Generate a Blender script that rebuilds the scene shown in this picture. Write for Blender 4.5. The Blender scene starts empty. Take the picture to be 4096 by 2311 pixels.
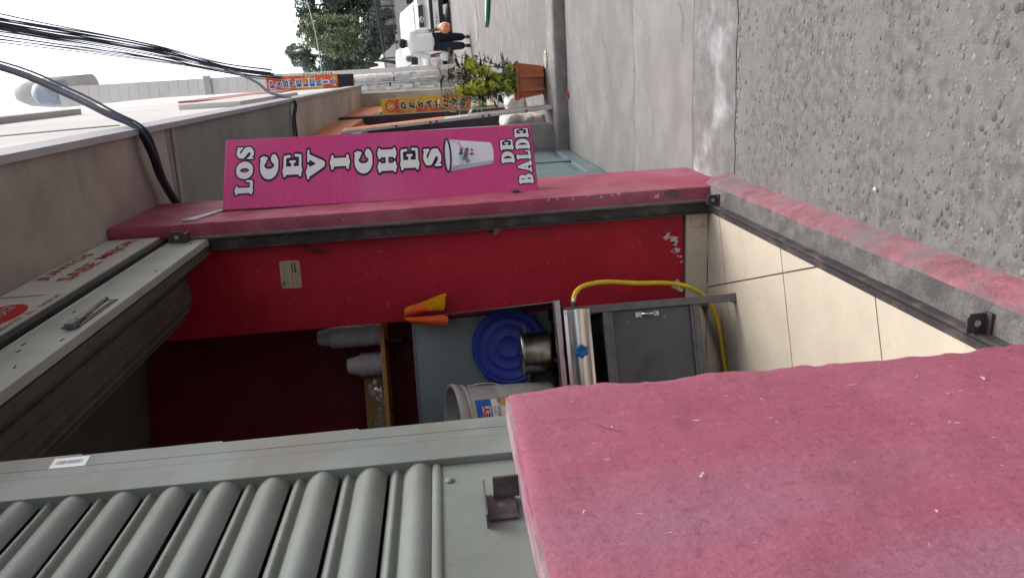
import bpy, bmesh, math, random
from mathutils import Vector, Matrix, noise
R_ = math.radians
random.seed(7)
scene = bpy.context.scene
COL = scene.collection

# ------------------------------------------------------------------ camera
cam = bpy.data.cameras.new('camera')
cam.sensor_fit = 'HORIZONTAL'; cam.sensor_width = 36.0; cam.lens = 27.19
cam.clip_start = 0.05; cam.clip_end = 600
co = bpy.data.objects.new('camera', cam); COL.objects.link(co)
# the phone was held on its side: picture-right is towards the ground
xb = Vector((-0.05653, -0.095374, -0.993835)); yb = Vector((0.95944, 0.270175, -0.080501)); zb = Vector((0.276187, -0.958076, 0.076233))
co.matrix_world = Matrix(((xb.x, yb.x, zb.x, 0), (xb.y, yb.y, zb.y, 0), (xb.z, yb.z, zb.z, 1.3), (0, 0, 0, 1)))
scene.camera = co

# ------------------------------------------------------------------ world, sun, exposure
SUN_EL, SUN_ROT = 58, 40
w = bpy.data.worlds.new('World'); scene.world = w; w.use_nodes = True
nt = w.node_tree; nt.nodes.clear()
sky = nt.nodes.new('ShaderNodeTexSky'); sky.sky_type = 'NISHITA'; sky.sun_disc = False
sky.sun_elevation = R_(SUN_EL); sky.sun_rotation = R_(SUN_ROT); sky.air_density = 1.0; sky.dust_density = 4.0; sky.ozone_density = 1.0
hs = nt.nodes.new('ShaderNodeHueSaturation'); hs.inputs['Saturation'].default_value = 0.32
bg = nt.nodes.new('ShaderNodeBackground'); bg.inputs['Strength'].default_value = 0.15
ow = nt.nodes.new('ShaderNodeOutputWorld')
nt.links.new(sky.outputs[0], hs.inputs['Color']); nt.links.new(hs.outputs[0], bg.inputs[0]); nt.links.new(bg.outputs[0], ow.inputs[0])
sl = bpy.data.lights.new('sun', 'SUN'); sl.energy = 1.0; sl.angle = R_(30); sl.color = (1.0, 0.97, 0.92)
so = bpy.data.objects.new('sun', sl); COL.objects.link(so)
d = Vector((math.sin(R_(SUN_ROT)) * math.cos(R_(SUN_EL)), math.cos(R_(SUN_ROT)) * math.cos(R_(SUN_EL)), math.sin(R_(SUN_EL))))
so.rotation_euler = d.to_track_quat('Z', 'Y').to_euler()
vs = scene.view_settings
vs.view_transform = 'Standard'; vs.look = 'None'; vs.gamma = 1.0; vs.use_curve_mapping = False; vs.exposure = 1.2

# ------------------------------------------------------------------ materials
MATS = {}
def mat(name, col, rough=0.6, metal=0.0, var=0.12, scale=6.0, bump=0.0, bscale=80.0, col2=None, s2=3.0, t2=(0.5, 0.62),
        col3=None, s3=40.0, t3=(0.68, 0.72), st3=(1, 1, 1), spec=0.4, trans=0.0, ior=1.45, emit=None, alpha=1.0, st=(1, 1, 1), coat=0.0, st2=(1, 1, 1)):
    if name in MATS: return MATS[name]
    m = bpy.data.materials.new(name); m.use_nodes = True; MATS[name] = m
    n = m.node_tree.nodes; L = m.node_tree.links; b = n['Principled BSDF']
    b.inputs['Roughness'].default_value = rough; b.inputs['Metallic'].default_value = metal
    b.inputs['Specular IOR Level'].default_value = spec; b.inputs['IOR'].default_value = ior
    b.inputs['Transmission Weight'].default_value = trans; b.inputs['Alpha'].default_value = alpha
    b.inputs['Coat Weight'].default_value = coat
    tc = n.new('ShaderNodeTexCoord')
    def mapped(s):
        if s == (1, 1, 1): return tc.outputs['Object']
        mp = n.new('ShaderNodeMapping'); mp.inputs['Scale'].default_value = s; L.new(tc.outputs['Object'], mp.inputs['Vector']); return mp.outputs[0]
    def nz(sc, s=(1, 1, 1), det=6.0, ro=0.6):
        t = n.new('ShaderNodeTexNoise'); t.inputs['Scale'].default_value = sc; t.inputs['Detail'].default_value = det; t.inputs['Roughness'].default_value = ro
        L.new(mapped(s), t.inputs['Vector']); return t.outputs['Fac']
    def mix(fac, a, bb):
        x = n.new('ShaderNodeMix'); x.data_type = 'RGBA'; L.new(fac, x.inputs[0])
        for i, v in ((6, a), (7, bb)):
            if isinstance(v, tuple): x.inputs[i].default_value = (*v[:3], 1)
            else: L.new(v, x.inputs[i])
        return x.outputs[2]
    def rng(fac, lo, hi):
        r = n.new('ShaderNodeMapRange'); r.interpolation_type = 'SMOOTHSTEP'; r.inputs[1].default_value = lo; r.inputs[2].default_value = hi
        L.new(fac, r.inputs[0]); return r.outputs[0]
    c = tuple(col)
    if var > 0:
        lo = tuple(max(0, v * (1 - var)) for v in col); hi = tuple(min(1, v * (1 + var)) for v in col)
        c = mix(rng(nz(scale, st), 0.3, 0.7), lo, hi)
    if col2: c = mix(rng(nz(s2, st2, 5.0), *t2), c, tuple(col2))
    if col3: c = mix(rng(nz(s3, st3, 3.0, 0.5), *t3), c, tuple(col3))
    if isinstance(c, tuple): b.inputs['Base Color'].default_value = (*c[:3], 1)
    else: L.new(c, b.inputs['Base Color'])
    if bump > 0:
        bp = n.new('ShaderNodeBump'); bp.inputs['Strength'].default_value = bump; bp.inputs['Distance'].default_value = 0.01
        L.new(nz(bscale), bp.inputs['Height']); L.new(bp.outputs[0], b.inputs['Normal'])
    if emit:
        b.inputs['Emission Color'].default_value = (*emit[:3], 1); b.inputs['Emission Strength'].default_value = emit[3]
    return m

M = {}
M['pink'] = mat('pink_paint', (0.44, 0.115, 0.19), 0.6, var=0.16, scale=9, bump=0.4, bscale=170, col2=(0.33, 0.135, 0.205), s2=2.0, t2=(0.5, 0.75), col3=(0.66, 0.52, 0.55), s3=30, t3=(0.715, 0.735), st3=(1, 1.0, 2.6), spec=0.3)
M['pinkp'] = mat('pink_pillar_paint', (0.37, 0.078, 0.124), 0.6, var=0.18, scale=6, bump=0.4, bscale=110, col2=(0.42, 0.135, 0.19), s2=2.5, t2=(0.45, 0.65), spec=0.3, col3=(0.6, 0.45, 0.45), s3=30, t3=(0.74, 0.755))
M['sillpink'] = mat('worn_pink_concrete', (0.27, 0.10, 0.125), 0.85, var=0.3, scale=14, bump=0.6, bscale=90, col2=(0.18, 0.155, 0.155), s2=6, t2=(0.34, 0.72))
M['sill'] = mat('sill_concrete', (0.155, 0.148, 0.143), 0.9, var=0.35, scale=14, bump=0.9, bscale=110, col2=(0.09, 0.087, 0.087), s2=7, t2=(0.5, 0.65))
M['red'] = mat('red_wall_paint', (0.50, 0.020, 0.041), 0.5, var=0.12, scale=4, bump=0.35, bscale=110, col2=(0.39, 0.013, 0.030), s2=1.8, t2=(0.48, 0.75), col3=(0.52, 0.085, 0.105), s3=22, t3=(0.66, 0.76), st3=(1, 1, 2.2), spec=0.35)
M['dred'] = mat('dark_red_wall', (0.15, 0.008, 0.018), 0.6, var=0.2, scale=4, bump=0.3, bscale=100)  # darker than the side wall's red: shade of the deep room put into the colour
M['chip'] = mat('bare_plaster', (0.62, 0.52, 0.50), 0.9, var=0.3, scale=40, bump=0.5)
M['tile'] = mat('cream_tile', (0.62, 0.545, 0.435), 0.38, var=0.07, scale=7, col2=(0.56, 0.485, 0.38), s2=14, t2=(0.55, 0.75), col3=(0.36, 0.31, 0.25), s3=45, t3=(0.76, 0.79), spec=0.5)
M['grout'] = mat('dirty_grout', (0.20, 0.15, 0.11), 0.9)
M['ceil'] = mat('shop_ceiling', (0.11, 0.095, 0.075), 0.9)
M['shut'] = mat('shutter_paint', (0.200, 0.222, 0.203), 0.5, var=0.14, scale=5, bump=0.14, bscale=30, col2=(0.19, 0.163, 0.128), s2=6, t2=(0.42, 0.72), st2=(1, .22, 1), col3=(0.09, 0.085, 0.08), s3=60, t3=(0.72, 0.78), spec=0.35)
M['rail'] = mat('raised_rail_paint', (0.36, 0.375, 0.33), 0.5, var=0.12, scale=5, bump=0.1, col2=(0.22, 0.18, 0.12), s2=18, t2=(0.66, 0.74), spec=0.35)
M['dsteel'] = mat('dark_frame_steel', (0.060, 0.052, 0.055), 0.5, metal=0.0, var=0.25, scale=10, bump=0.15, col2=(0.12, 0.10, 0.10), s2=8, spec=0.5)
M['drum'] = mat('shutter_roll', (0.085, 0.078, 0.068), 0.6, var=0.2)
M['black'] = mat('black_paint', (0.02, 0.02, 0.023), 0.5)
M['steel'] = mat('stainless', (0.62, 0.60, 0.60), 0.27, metal=1.0, var=0.06, scale=4, st=(1, 1, 30))
M['pot'] = mat('pot_steel', (0.50, 0.46, 0.42), 0.28, metal=1.0, var=0.2, scale=9, st=(1, 1, 4), col2=(0.2, 0.13, 0.08), s2=14, t2=(0.62, 0.75))
M['spanel'] = mat('grey_back_panel', (0.20, 0.245, 0.255), 0.55, var=0.1, scale=4, spec=0.3)
M['cab'] = mat('stove_grey_paint', (0.115, 0.12, 0.135), 0.5, var=0.16, scale=6, bump=0.06, col2=(0.085, 0.085, 0.095), s2=3, col3=(0.27, 0.27, 0.27), s3=30, t3=(0.72, 0.78), spec=0.4)
M['cabl'] = mat('stove_frame_paint', (0.13, 0.133, 0.14), 0.45, var=0.2, scale=12, col2=(0.26, 0.24, 0.22), s2=20, t2=(0.66, 0.76), spec=0.5)
M['chrome'] = mat('chrome', (0.75, 0.75, 0.75), 0.12, metal=1.0, var=0)
M['blue'] = mat('blue_plastic', (0.012, 0.030, 0.29), 0.42, var=0.05, spec=0.4)
M['knob'] = mat('blue_knob', (0.02, 0.16, 0.42), 0.4, var=0.15, scale=40)
M['hose'] = mat('yellow_rubber', (0.72, 0.52, 0.035), 0.45, var=0.1, scale=20, col3=(0.15, 0.11, 0.03), s3=70, t3=(0.73, 0.76))
M['cloth_o'] = mat('orange_cloth', (0.85, 0.13, 0.035), 0.95, var=0.15, scale=60, bump=0.4, bscale=300, spec=0.1)
M['cloth_y'] = mat('yellow_cloth', (0.70, 0.32, 0.01), 0.95, var=0.15, scale=60, bump=0.4, bscale=300, spec=0.1)
M['cup'] = mat('clear_cup', (0.88, 0.88, 0.92), 0.15, var=0, trans=0.25, ior=1.3, spec=0.9)
M['bucket'] = mat('milky_plastic', (0.52, 0.50, 0.48), 0.4, var=0.08, scale=6, col2=(0.40, 0.29, 0.24), s2=9, t2=(0.6, 0.75), trans=0.12)
M['wood'] = mat('shelf_wood', (0.52, 0.27, 0.09), 0.6, var=0.15, scale=10, st=(8, 1, 1))
M['card'] = mat('cardboard', (0.44, 0.27, 0.12), 0.85, var=0.12, scale=8)
M['film'] = mat('plastic_film', (0.75, 0.7, 0.62), 0.15, var=0.2, scale=20, trans=0.7, spec=0.7)
M['white'] = mat('white_print', (0.80, 0.80, 0.79), 0.45, var=0.03)
M['offw'] = mat('off_white_sign', (0.66, 0.67, 0.62), 0.45, var=0.06, scale=3)
M['navy'] = mat('navy_print', (0.022, 0.014, 0.045), 0.45, var=0)
M['mag'] = mat('magenta_print', (0.64, 0.065, 0.245), 0.35, var=0.06, scale=7, st=(0.6, 0.6, 14), col2=(0.64, 0.13, 0.30), s2=2.0, t2=(0.45, 0.75), col3=(0.8, 0.5, 0.62), s3=60, t3=(0.77, 0.78), st3=(1, 1, 0.5), spec=0.5)
M['magedge'] = mat('sign_edge', (0.15, 0.09, 0.12), 0.45, var=0.2)
M['pbkt'] = mat('printed_bucket_white', (0.76, 0.77, 0.80), 0.4, var=0.05, scale=5)
M['pgrey'] = mat('printed_bucket_grey', (0.45, 0.46, 0.52), 0.4, var=0.05)
M['inkred'] = mat('red_ink', (0.52, 0.015, 0.02), 0.45, var=0.05)
M['inkdred'] = mat('faded_red_ink', (0.42, 0.06, 0.06), 0.5, var=0.1)
M['inkblue'] = mat('blue_ink', (0.02, 0.12, 0.42), 0.45, var=0.1)
M['inkpurp'] = mat('purple_ink', (0.22, 0.12, 0.18), 0.5, var=0.3, scale=50)
M['inkgreen'] = mat('green_ink', (0.10, 0.30, 0.30), 0.5, var=0.2)
M['inkgrey'] = mat('grey_ink', (0.10, 0.09, 0.09), 0.6)
M['inkfaint'] = mat('faint_ink', (0.30, 0.27, 0.21), 0.6)
M['inktan'] = mat('tan_ink', (0.60, 0.33, 0.12), 0.5)
M['stick'] = mat('aged_sticker', (0.52, 0.43, 0.27), 0.5, var=0.12, scale=12, col2=(0.36, 0.28, 0.16), s2=30, t2=(0.58, 0.7))
M['soff'] = mat('soffit_concrete', (0.37, 0.335, 0.305), 0.9, var=0.18, scale=2.2, bump=0.2, bscale=30, col2=(0.27, 0.25, 0.235), s2=3.0, t2=(0.5, 0.75))
M['soff2'] = mat('soffit_grey', (0.275, 0.262, 0.245), 0.9, var=0.16, scale=2.0, bump=0.2, bscale=30)
M['soff3'] = mat('soffit_tan', (0.46, 0.42, 0.38), 0.9, var=0.16, scale=1.5, bump=0.2, bscale=30, col2=(0.36, 0.33, 0.30), s2=2.0)
M['wallw'] = mat('upper_white_wall', (0.70, 0.67, 0.64), 0.9, var=0.06, scale=1.0)
M['fascia'] = mat('fascia_grey', (0.42, 0.42, 0.44), 0.85, var=0.1, scale=2)
M['redroof'] = mat('reddish_panel', (0.48, 0.22, 0.18), 0.8, var=0.15)
M['pier'] = mat('pier_concrete', (0.33, 0.295, 0.275), 0.9, var=0.2, scale=4, bump=0.4, bscale=50, col2=(0.25, 0.22, 0.21), s2=5)
M['teal'] = mat('teal_door_paint', (0.155, 0.215, 0.225), 0.5, var=0.12, scale=5, col3=(0.3, 0.34, 0.35), s3=25, t3=(0.72, 0.75), spec=0.4)
M['orange'] = mat('orange_paint', (0.66, 0.21, 0.085), 0.7, var=0.15, scale=5, col2=(0.5, 0.3, 0.2), s2=8, t2=(0.58, 0.7))
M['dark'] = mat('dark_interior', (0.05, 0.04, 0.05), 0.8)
M['dpurp'] = mat('dark_purple_post', (0.06, 0.045, 0.06), 0.7, var=0.2)
M['boardw'] = mat('chipped_white_board', (0.62, 0.60, 0.56), 0.6, var=0.1, scale=6, col2=(0.22, 0.13, 0.10), s2=16, t2=(0.64, 0.68))
M['boardo'] = mat('orange_board_face', (0.50, 0.21, 0.13), 0.6, var=0.2, scale=5, col2=(0.5, 0.42, 0.38), s2=3, t2=(0.5, 0.52))
M['cream'] = mat('cream_wall', (0.60, 0.50, 0.28), 0.8, var=0.1)
M['sorange'] = mat('sign_orange', (0.80, 0.20, 0.035), 0.4, var=0.15, scale=3, col2=(0.85, 0.48, 0.05), s2=2.6, t2=(0.42, 0.62))
M['sred'] = mat('sign_red_orange', (0.72, 0.115, 0.04), 0.4, var=0.1, scale=4, col2=(0.80, 0.42, 0.06), s2=4.0, t2=(0.5, 0.65))
M['sblue'] = mat('sign_blue', (0.035, 0.12, 0.42), 0.4, var=0.05)
M['post'] = mat('post_paint', (0.50, 0.485, 0.46), 0.8, var=0.15, scale=7, bump=0.3, col2=(0.33, 0.31, 0.3), s2=6)
M['paper'] = mat('pasted_paper', (0.66, 0.65, 0.62), 0.8, var=0.2, scale=30)
M['terra'] = mat('terracotta_plastic', (0.42, 0.135, 0.065), 0.5, var=0.12, scale=8, spec=0.3)
M['soil'] = mat('soil', (0.05, 0.035, 0.025), 0.95)
M['lf_y'] = mat('yellow_green_leaf', (0.42, 0.47, 0.045), 0.45, var=0.3, scale=9, trans=0)
M['lf_y2'] = mat('pale_yellow_leaf', (0.62, 0.58, 0.14), 0.45, var=0.2, scale=9)
M['lf_g'] = mat('green_leaf', (0.13, 0.19, 0.055), 0.5, var=0.3, scale=10)
M['lf_d'] = mat('dark_green_leaf', (0.055, 0.085, 0.045), 0.4, var=0.3, scale=10)
M['lf_b'] = mat('bluish_leaf', (0.14, 0.20, 0.16), 0.45, var=0.25, scale=8)
M['lf_r'] = mat('maroon_leaf', (0.12, 0.05, 0.04), 0.45, var=0.3, scale=8)
M['lf_t'] = mat('dry_tan_leaf', (0.36, 0.26, 0.15), 0.7, var=0.25, scale=12)
M['stem'] = mat('plant_stem', (0.15, 0.12, 0.07), 0.7)
M['tree1'] = mat('tree_light_foliage', (0.25, 0.30, 0.17), 0.6, var=0.35, scale=0.8)  # all three tree foliages lightened to imitate lens-flare haze
M['tree2'] = mat('tree_dark_foliage', (0.115, 0.15, 0.115), 0.6, var=0.35, scale=0.8)
M['tree3'] = mat('tree_grey_foliage', (0.19, 0.24, 0.18), 0.6, var=0.35, scale=0.8)
M['bark'] = mat('bark', (0.16, 0.13, 0.10), 0.9, var=0.3)
M['hedge'] = mat('hedge_foliage', (0.045, 0.07, 0.045), 0.6, var=0.35, scale=3)
M['fence'] = mat('fence_iron', (0.06, 0.06, 0.065), 0.5)
M['retain'] = mat('retaining_render', (0.45, 0.42, 0.40), 0.9, var=0.12, scale=1.5)
M['asph'] = mat('road_surface', (0.182, 0.175, 0.169), 0.9, var=0.18, scale=4.0, bump=0.35, bscale=40, col2=(0.148, 0.143, 0.139), s2=0.9, t2=(0.42, 0.7), col3=(0.115, 0.11, 0.107), s3=14, t3=(0.63, 0.74), st3=(1.0, 0.5, 1))
M['slab'] = mat('smooth_cement', (0.192, 0.182, 0.176), 0.9, var=0.14, scale=3, bump=0.45, bscale=60, col2=(0.162, 0.154, 0.150), s2=1.6, t2=(0.40, 0.68), col3=(0.13, 0.123, 0.12), s3=9, t3=(0.60, 0.78))
M['slab2'] = mat('pale_cement', (0.212, 0.199, 0.191), 0.9, var=0.12, scale=3, bump=0.35, bscale=60, col2=(0.178, 0.168, 0.163), s2=2.2, t2=(0.42, 0.7), col3=(0.145, 0.137, 0.133), s3=11, t3=(0.64, 0.8))
M['slabw'] = mat('whitened_concrete', (0.175, 0.169, 0.166), 0.9, var=0.2, scale=12, bump=0.6, bscale=110, col2=(0.40, 0.40, 0.41), s2=2.6, t2=(0.50, 0.72))
M['slabr'] = mat('exposed_aggregate', (0.150, 0.145, 0.141), 0.9, var=0.30, scale=26, bump=0.5, bscale=170, col2=(0.185, 0.178, 0.174), s2=2.0, t2=(0.42, 0.7), col3=(0.215, 0.208, 0.202), s3=70, t3=(0.62, 0.76))
M['peb'] = mat('pebble_stone', (0.125, 0.122, 0.12), 0.85, var=0.35, scale=25, bump=0.4, bscale=200)
M['peb2'] = mat('pale_pebble', (0.175, 0.169, 0.164), 0.85, var=0.4, scale=40)
M['kerb'] = mat('kerb_concrete', (0.22, 0.205, 0.20), 0.9, var=0.2, scale=6, bump=0.4, bscale=60)
M['cable'] = mat('cable_rubber', (0.05, 0.056, 0.08), 0.85, spec=0.15)  # bluish tint of lens flare put into the cable colour
M['carw'] = mat('white_car_paint', (0.78, 0.78, 0.77), 0.25, var=0, coat=0.5)
M['glass'] = mat('car_glass', (0.16, 0.19, 0.20), 0.08, var=0, spec=0.8)
M['tyre'] = mat('tyre_rubber', (0.025, 0.025, 0.025), 0.8)
M['grille'] = mat('grille_dark', (0.04, 0.05, 0.07), 0.35)
M['lamp'] = mat('headlight_glass', (0.55, 0.55, 0.52), 0.1, var=0.1, scale=20, spec=0.8)
M['shirt'] = mat('white_shirt', (0.84, 0.83, 0.85), 0.85, var=0.05, scale=6)
M['trous'] = mat('dark_trousers', (0.016, 0.022, 0.032), 0.85, var=0.2)
M['skin'] = mat('brown_skin', (0.20, 0.095, 0.06), 0.55, var=0.05)
M['hair'] = mat('black_hair', (0.012, 0.012, 0.016), 0.6)
M['shoe'] = mat('black_shoe', (0.015, 0.015, 0.016), 0.45)
M['bagw'] = mat('white_plastic_bag', (0.75, 0.74, 0.73), 0.4, var=0.1, scale=20)
M['bago'] = mat('orange_bagged_fruit', (0.80, 0.25, 0.10), 0.45, var=0.25, scale=18)
M['signgreen'] = mat('green_edge', (0.02, 0.28, 0.14), 0.5)
M['ledge'] = mat('worn_ledge', (0.36, 0.27, 0.29), 0.8, var=0.2, scale=14, bump=0.4, bscale=120, col2=(0.36, 0.12, 0.175), s2=7, t2=(0.48, 0.62), st2=(1, .3, 1))
M['pinkobj'] = mat('pink_awning_cloth', (0.70, 0.12, 0.16), 0.7)
M['lgreen'] = mat('light_green_cloth', (0.35, 0.55, 0.25), 0.7)

def painted_render():
    m = bpy.data.materials.new('pink_painted_render'); m.use_nodes = True; n = m.node_tree.nodes; L = m.node_tree.links; b = n['Principled BSDF']
    b.inputs['Roughness'].default_value = .58; b.inputs['Specular IOR Level'].default_value = .3; tc = n.new('ShaderNodeTexCoord')
    def nz(sc, s=(1, 1, 1), det=5, ro=.6, off=(0, 0, 0), rot=(0, 0, 0)):
        mp = n.new('ShaderNodeMapping'); mp.inputs['Scale'].default_value = s; mp.inputs['Location'].default_value = off; mp.inputs['Rotation'].default_value = rot; L.new(tc.outputs['Object'], mp.inputs[0])
        t = n.new('ShaderNodeTexNoise'); t.inputs['Scale'].default_value = sc; t.inputs['Detail'].default_value = det; t.inputs['Roughness'].default_value = ro; L.new(mp.outputs[0], t.inputs['Vector']); return t.outputs['Fac']
    def rng(f, a, c, lo=0., hi=1.):
        r = n.new('ShaderNodeMapRange'); r.interpolation_type = 'SMOOTHSTEP'; L.new(f, r.inputs[0]); r.inputs[1].default_value = a; r.inputs[2].default_value = c; r.inputs[3].default_value = lo; r.inputs[4].default_value = hi; return r.outputs[0]
    def mul(a, c):
        q = n.new('ShaderNodeMath'); q.operation = 'MULTIPLY'
        for i, v in ((0, a), (1, c)):
            if isinstance(v, float): q.inputs[i].default_value = v
            else: L.new(v, q.inputs[i])
        return q.outputs[0]
    def add(a, c):
        q = n.new('ShaderNodeMath'); q.operation = 'ADD'; L.new(a, q.inputs[0]); L.new(c, q.inputs[1]); return q.outputs[0]
    def mix(f, a, c):
        x = n.new('ShaderNodeMix'); x.data_type = 'RGBA'; L.new(f, x.inputs[0])
        for i, v in ((6, a), (7, c)):
            if isinstance(v, tuple): x.inputs[i].default_value = (*v, 1)
            else: L.new(v, x.inputs[i])
        return x.outputs[2]
    brush = nz(5, (1, 16, 1.3), 4, .6, rot=(.25, 0, 0)); fine = nz(260, det=2); big = nz(1.5, (1, 1.6, .8), 3, .5, off=(0, 3.1, .4), rot=(.7, 0, 0)); big2 = nz(2.6, det=4, off=(5, 1, 2))
    c = mix(rng(big2, .32, .68), (.36, .092, .142), (.415, .124, .19))
    c = mix(rng(big, .54, .76), c, (.345, .152, .218))
    c = mix(rng(brush, .42, .78, 0., .26), c, (.43, .17, .235))
    c = mix(rng(brush, .44, .28, 0., .24), c, (.26, .063, .10))
    c = mix(rng(nz(70, det=4, ro=.7), .52, .70, 0., .5), c, (.235, .06, .092))
    c = mix(rng(nz(55, det=4, ro=.7, off=(9, 4, 1)), .55, .72, 0., .45), c, (.46, .20, .265))
    c = mix(rng(nz(4.5, det=7, ro=.7, off=(4, 7, 3)), .55, .72, 0., .55), c, (.235, .085, .115))
    c = mix(rng(fine, .50, .72, 0., .28), c, (.26, .06, .10))
    c = mix(mul(rng(nz(34, (1, 2.4, .8), 3, .55, rot=(.5, 0, 0)), .70, .73), rng(nz(3.3, det=2, off=(2, 2, 7)), .50, .62)), c, (.62, .45, .49))
    L.new(c, b.inputs['Base Color'])
    hgt = add(add(mul(nz(7, det=9, ro=.66), 1.5), mul(nz(85, det=4, ro=.65), .42)), mul(brush, .12))
    bp = n.new('ShaderNodeBump'); bp.inputs['Strength'].default_value = .5; bp.inputs['Distance'].default_value = .007; L.new(hgt, bp.inputs['Height']); L.new(bp.outputs[0], b.inputs['Normal']); return m
M['pinkwall'] = painted_render()

# ------------------------------------------------------------------ mesh helpers
I4 = Matrix.Identity(4)
def frame(o, ex, ey):
    ex = Vector(ex).normalized(); ey = Vector(ey); ez = ex.cross(ey).normalized(); ey = ez.cross(ex).normalized()
    return Matrix(((ex.x, ey.x, ez.x, o[0]), (ex.y, ey.y, ez.y, o[1]), (ex.z, ey.z, ez.z, o[2]), (0, 0, 0, 1)))

class MB:
    def __init__(s, m=None): s.v = []; s.f = []; s.mi = []; s.cur = 0; s.M = m or I4
    def add(s, vs, fs):
        o = len(s.v); s.v += [s.M @ Vector(p) for p in vs]
        for f in fs: s.f.append(tuple(i + o for i in f)); s.mi.append(s.cur)
        return s
    def box(s, a, b):
        x0, y0, z0 = a; x1, y1, z1 = b
        if x0 > x1: x0, x1 = x1, x0
        if y0 > y1: y0, y1 = y1, y0
        if z0 > z1: z0, z1 = z1, z0
        return s.add([(x0, y0, z0), (x1, y0, z0), (x1, y1, z0), (x0, y1, z0), (x0, y0, z1), (x1, y0, z1), (x1, y1, z1), (x0, y1, z1)],
                     [(0, 3, 2, 1), (4, 5, 6, 7), (0, 1, 5, 4), (1, 2, 6, 5), (2, 3, 7, 6), (3, 0, 4, 7)])
    def prism(s, poly, p0, p1, ax=2):
        """polygon (2D tuples, counter-clockwise seen from +axis) extruded along axis ax"""
        n = len(poly)
        def mk(a, c):
            return (c, a[0], a[1]) if ax == 0 else ((a[0], c, a[1]) if ax == 1 else (a[0], a[1], c))
        vs = [mk(p, p0) for p in poly] + [mk(p, p1) for p in poly]
        fs = [tuple(range(n - 1, -1, -1)), tuple(range(n, 2 * n))]
        fs += [(i, (i + 1) % n, n + (i + 1) % n, n + i) for i in range(n)]
        return s.add(vs, fs)
    def tube(s, pts, r, n=8, cap=True):
        pts = [Vector(p) for p in pts]; rs = r if isinstance(r, (list, tuple)) else [r] * len(pts)
        vs = []; fs = []; up = Vector((0, 0, 1)); prev = None
        for i, p in enumerate(pts):
            t = (pts[min(i + 1, len(pts) - 1)] - pts[max(i - 1, 0)]).normalized()
            if prev is None:
                a = up if abs(t.dot(up)) < .9 else Vector((1, 0, 0)); u = t.cross(a).normalized()
            else: u = (prev - t * prev.dot(t)).normalized()
            prev = u; q = t.cross(u)
            for k in range(n):
                an = 2 * math.pi * k / n; vs.append(p + (u * math.cos(an) + q * math.sin(an)) * rs[i])
        for i in range(len(pts) - 1):
            for k in range(n):
                a = i * n + k; b = i * n + (k + 1) % n; fs.append((a, b, b + n, a + n))
        if cap: fs.append(tuple(range(n - 1, -1, -1))); fs.append(tuple(range((len(pts) - 1) * n, len(pts) * n)))
        return s.add(vs, fs)
    def lathe(s, prof, n=32, closed=False):
        """profile of (radius, z) about local z"""
        vs = []; fs = []
        for r, z in prof:
            for k in range(n):
                a = 2 * math.pi * k / n; vs.append((r * math.cos(a), r * math.sin(a), z))
        m = len(prof)
        for i in range(m if closed else m - 1):
            for k in range(n):
                a = i * n + k; b = i * n + (k + 1) % n; c = ((i + 1) % m) * n
                fs.append((a, b, c + (k + 1) % n, c + k))
        if not closed:
            fs.append(tuple(range(n - 1, -1, -1))); fs.append(tuple(range((m - 1) * n, m * n)))
        return s.add(vs, fs)
    def disc(s, c, rx, ry, n=32, z=0.0):
        return s.add([(c[0] + rx * math.cos(2 * math.pi * k / n), c[1] + ry * math.sin(2 * math.pi * k / n), z) for k in range(n)], [tuple(range(n))])
    def poly(s, pts): return s.add(pts, [tuple(range(len(pts)))])
    def mesh(s, name):
        me = bpy.data.meshes.new(name); me.from_pydata([tuple(v) for v in s.v], [], s.f); me.update(); return me
    def build(s, name, m, parent=None, bevel=0.0, smooth=False, seg=2):
        me = s.mesh(name)
        ms = m if isinstance(m, (list, tuple)) else [m]
        for x in ms: me.materials.append(x)
        if len(ms) > 1: me.polygons.foreach_set('material_index', s.mi)
        if bevel > 0:
            bm = bmesh.new(); bm.from_mesh(me)
            bmesh.ops.bevel(bm, geom=list(bm.edges), offset=bevel, segments=seg, affect='EDGES', profile=0.6, clamp_overlap=True)
            bm.to_mesh(me); bm.free()
        if smooth: me.polygons.foreach_set('use_smooth', [True] * len(me.polygons))
        return link(me, name, parent)

def link(me, name, parent=None, mtx=None):
    o = bpy.data.objects.new(name, me); COL.objects.link(o)
    if mtx is not None: o.matrix_basis = mtx
    if parent is not None: adopt(o, parent)
    return o
def wm(o):
    return (wm(o.parent) @ o.matrix_parent_inverse @ o.matrix_basis) if o.parent else o.matrix_basis.copy()
def adopt(o, parent):
    o.parent = parent; o.matrix_parent_inverse = wm(parent).inverted()
def tag(o, label, cat, group=None, kind=None):
    if label: o['label'] = label
    if cat: o['category'] = cat
    if group: o['group'] = group
    if kind: o['kind'] = kind
    return o
def thing(name, label, cat, loc=(0, 0, 0), group=None):
    o = bpy.data.objects.new(name, None); COL.objects.link(o); o.location = loc; o.empty_display_size = 0.05
    return tag(o, label, cat, group)
def struct(o): o['kind'] = 'structure'; return o
def copy_tree(o, mtx, parent=None):
    c = o.copy(); COL.objects.link(c)
    if parent is None: c.matrix_basis = mtx
    else: c.parent = parent
    for ch in list(o.children): copy_tree(ch, None, c)
    return c

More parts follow.
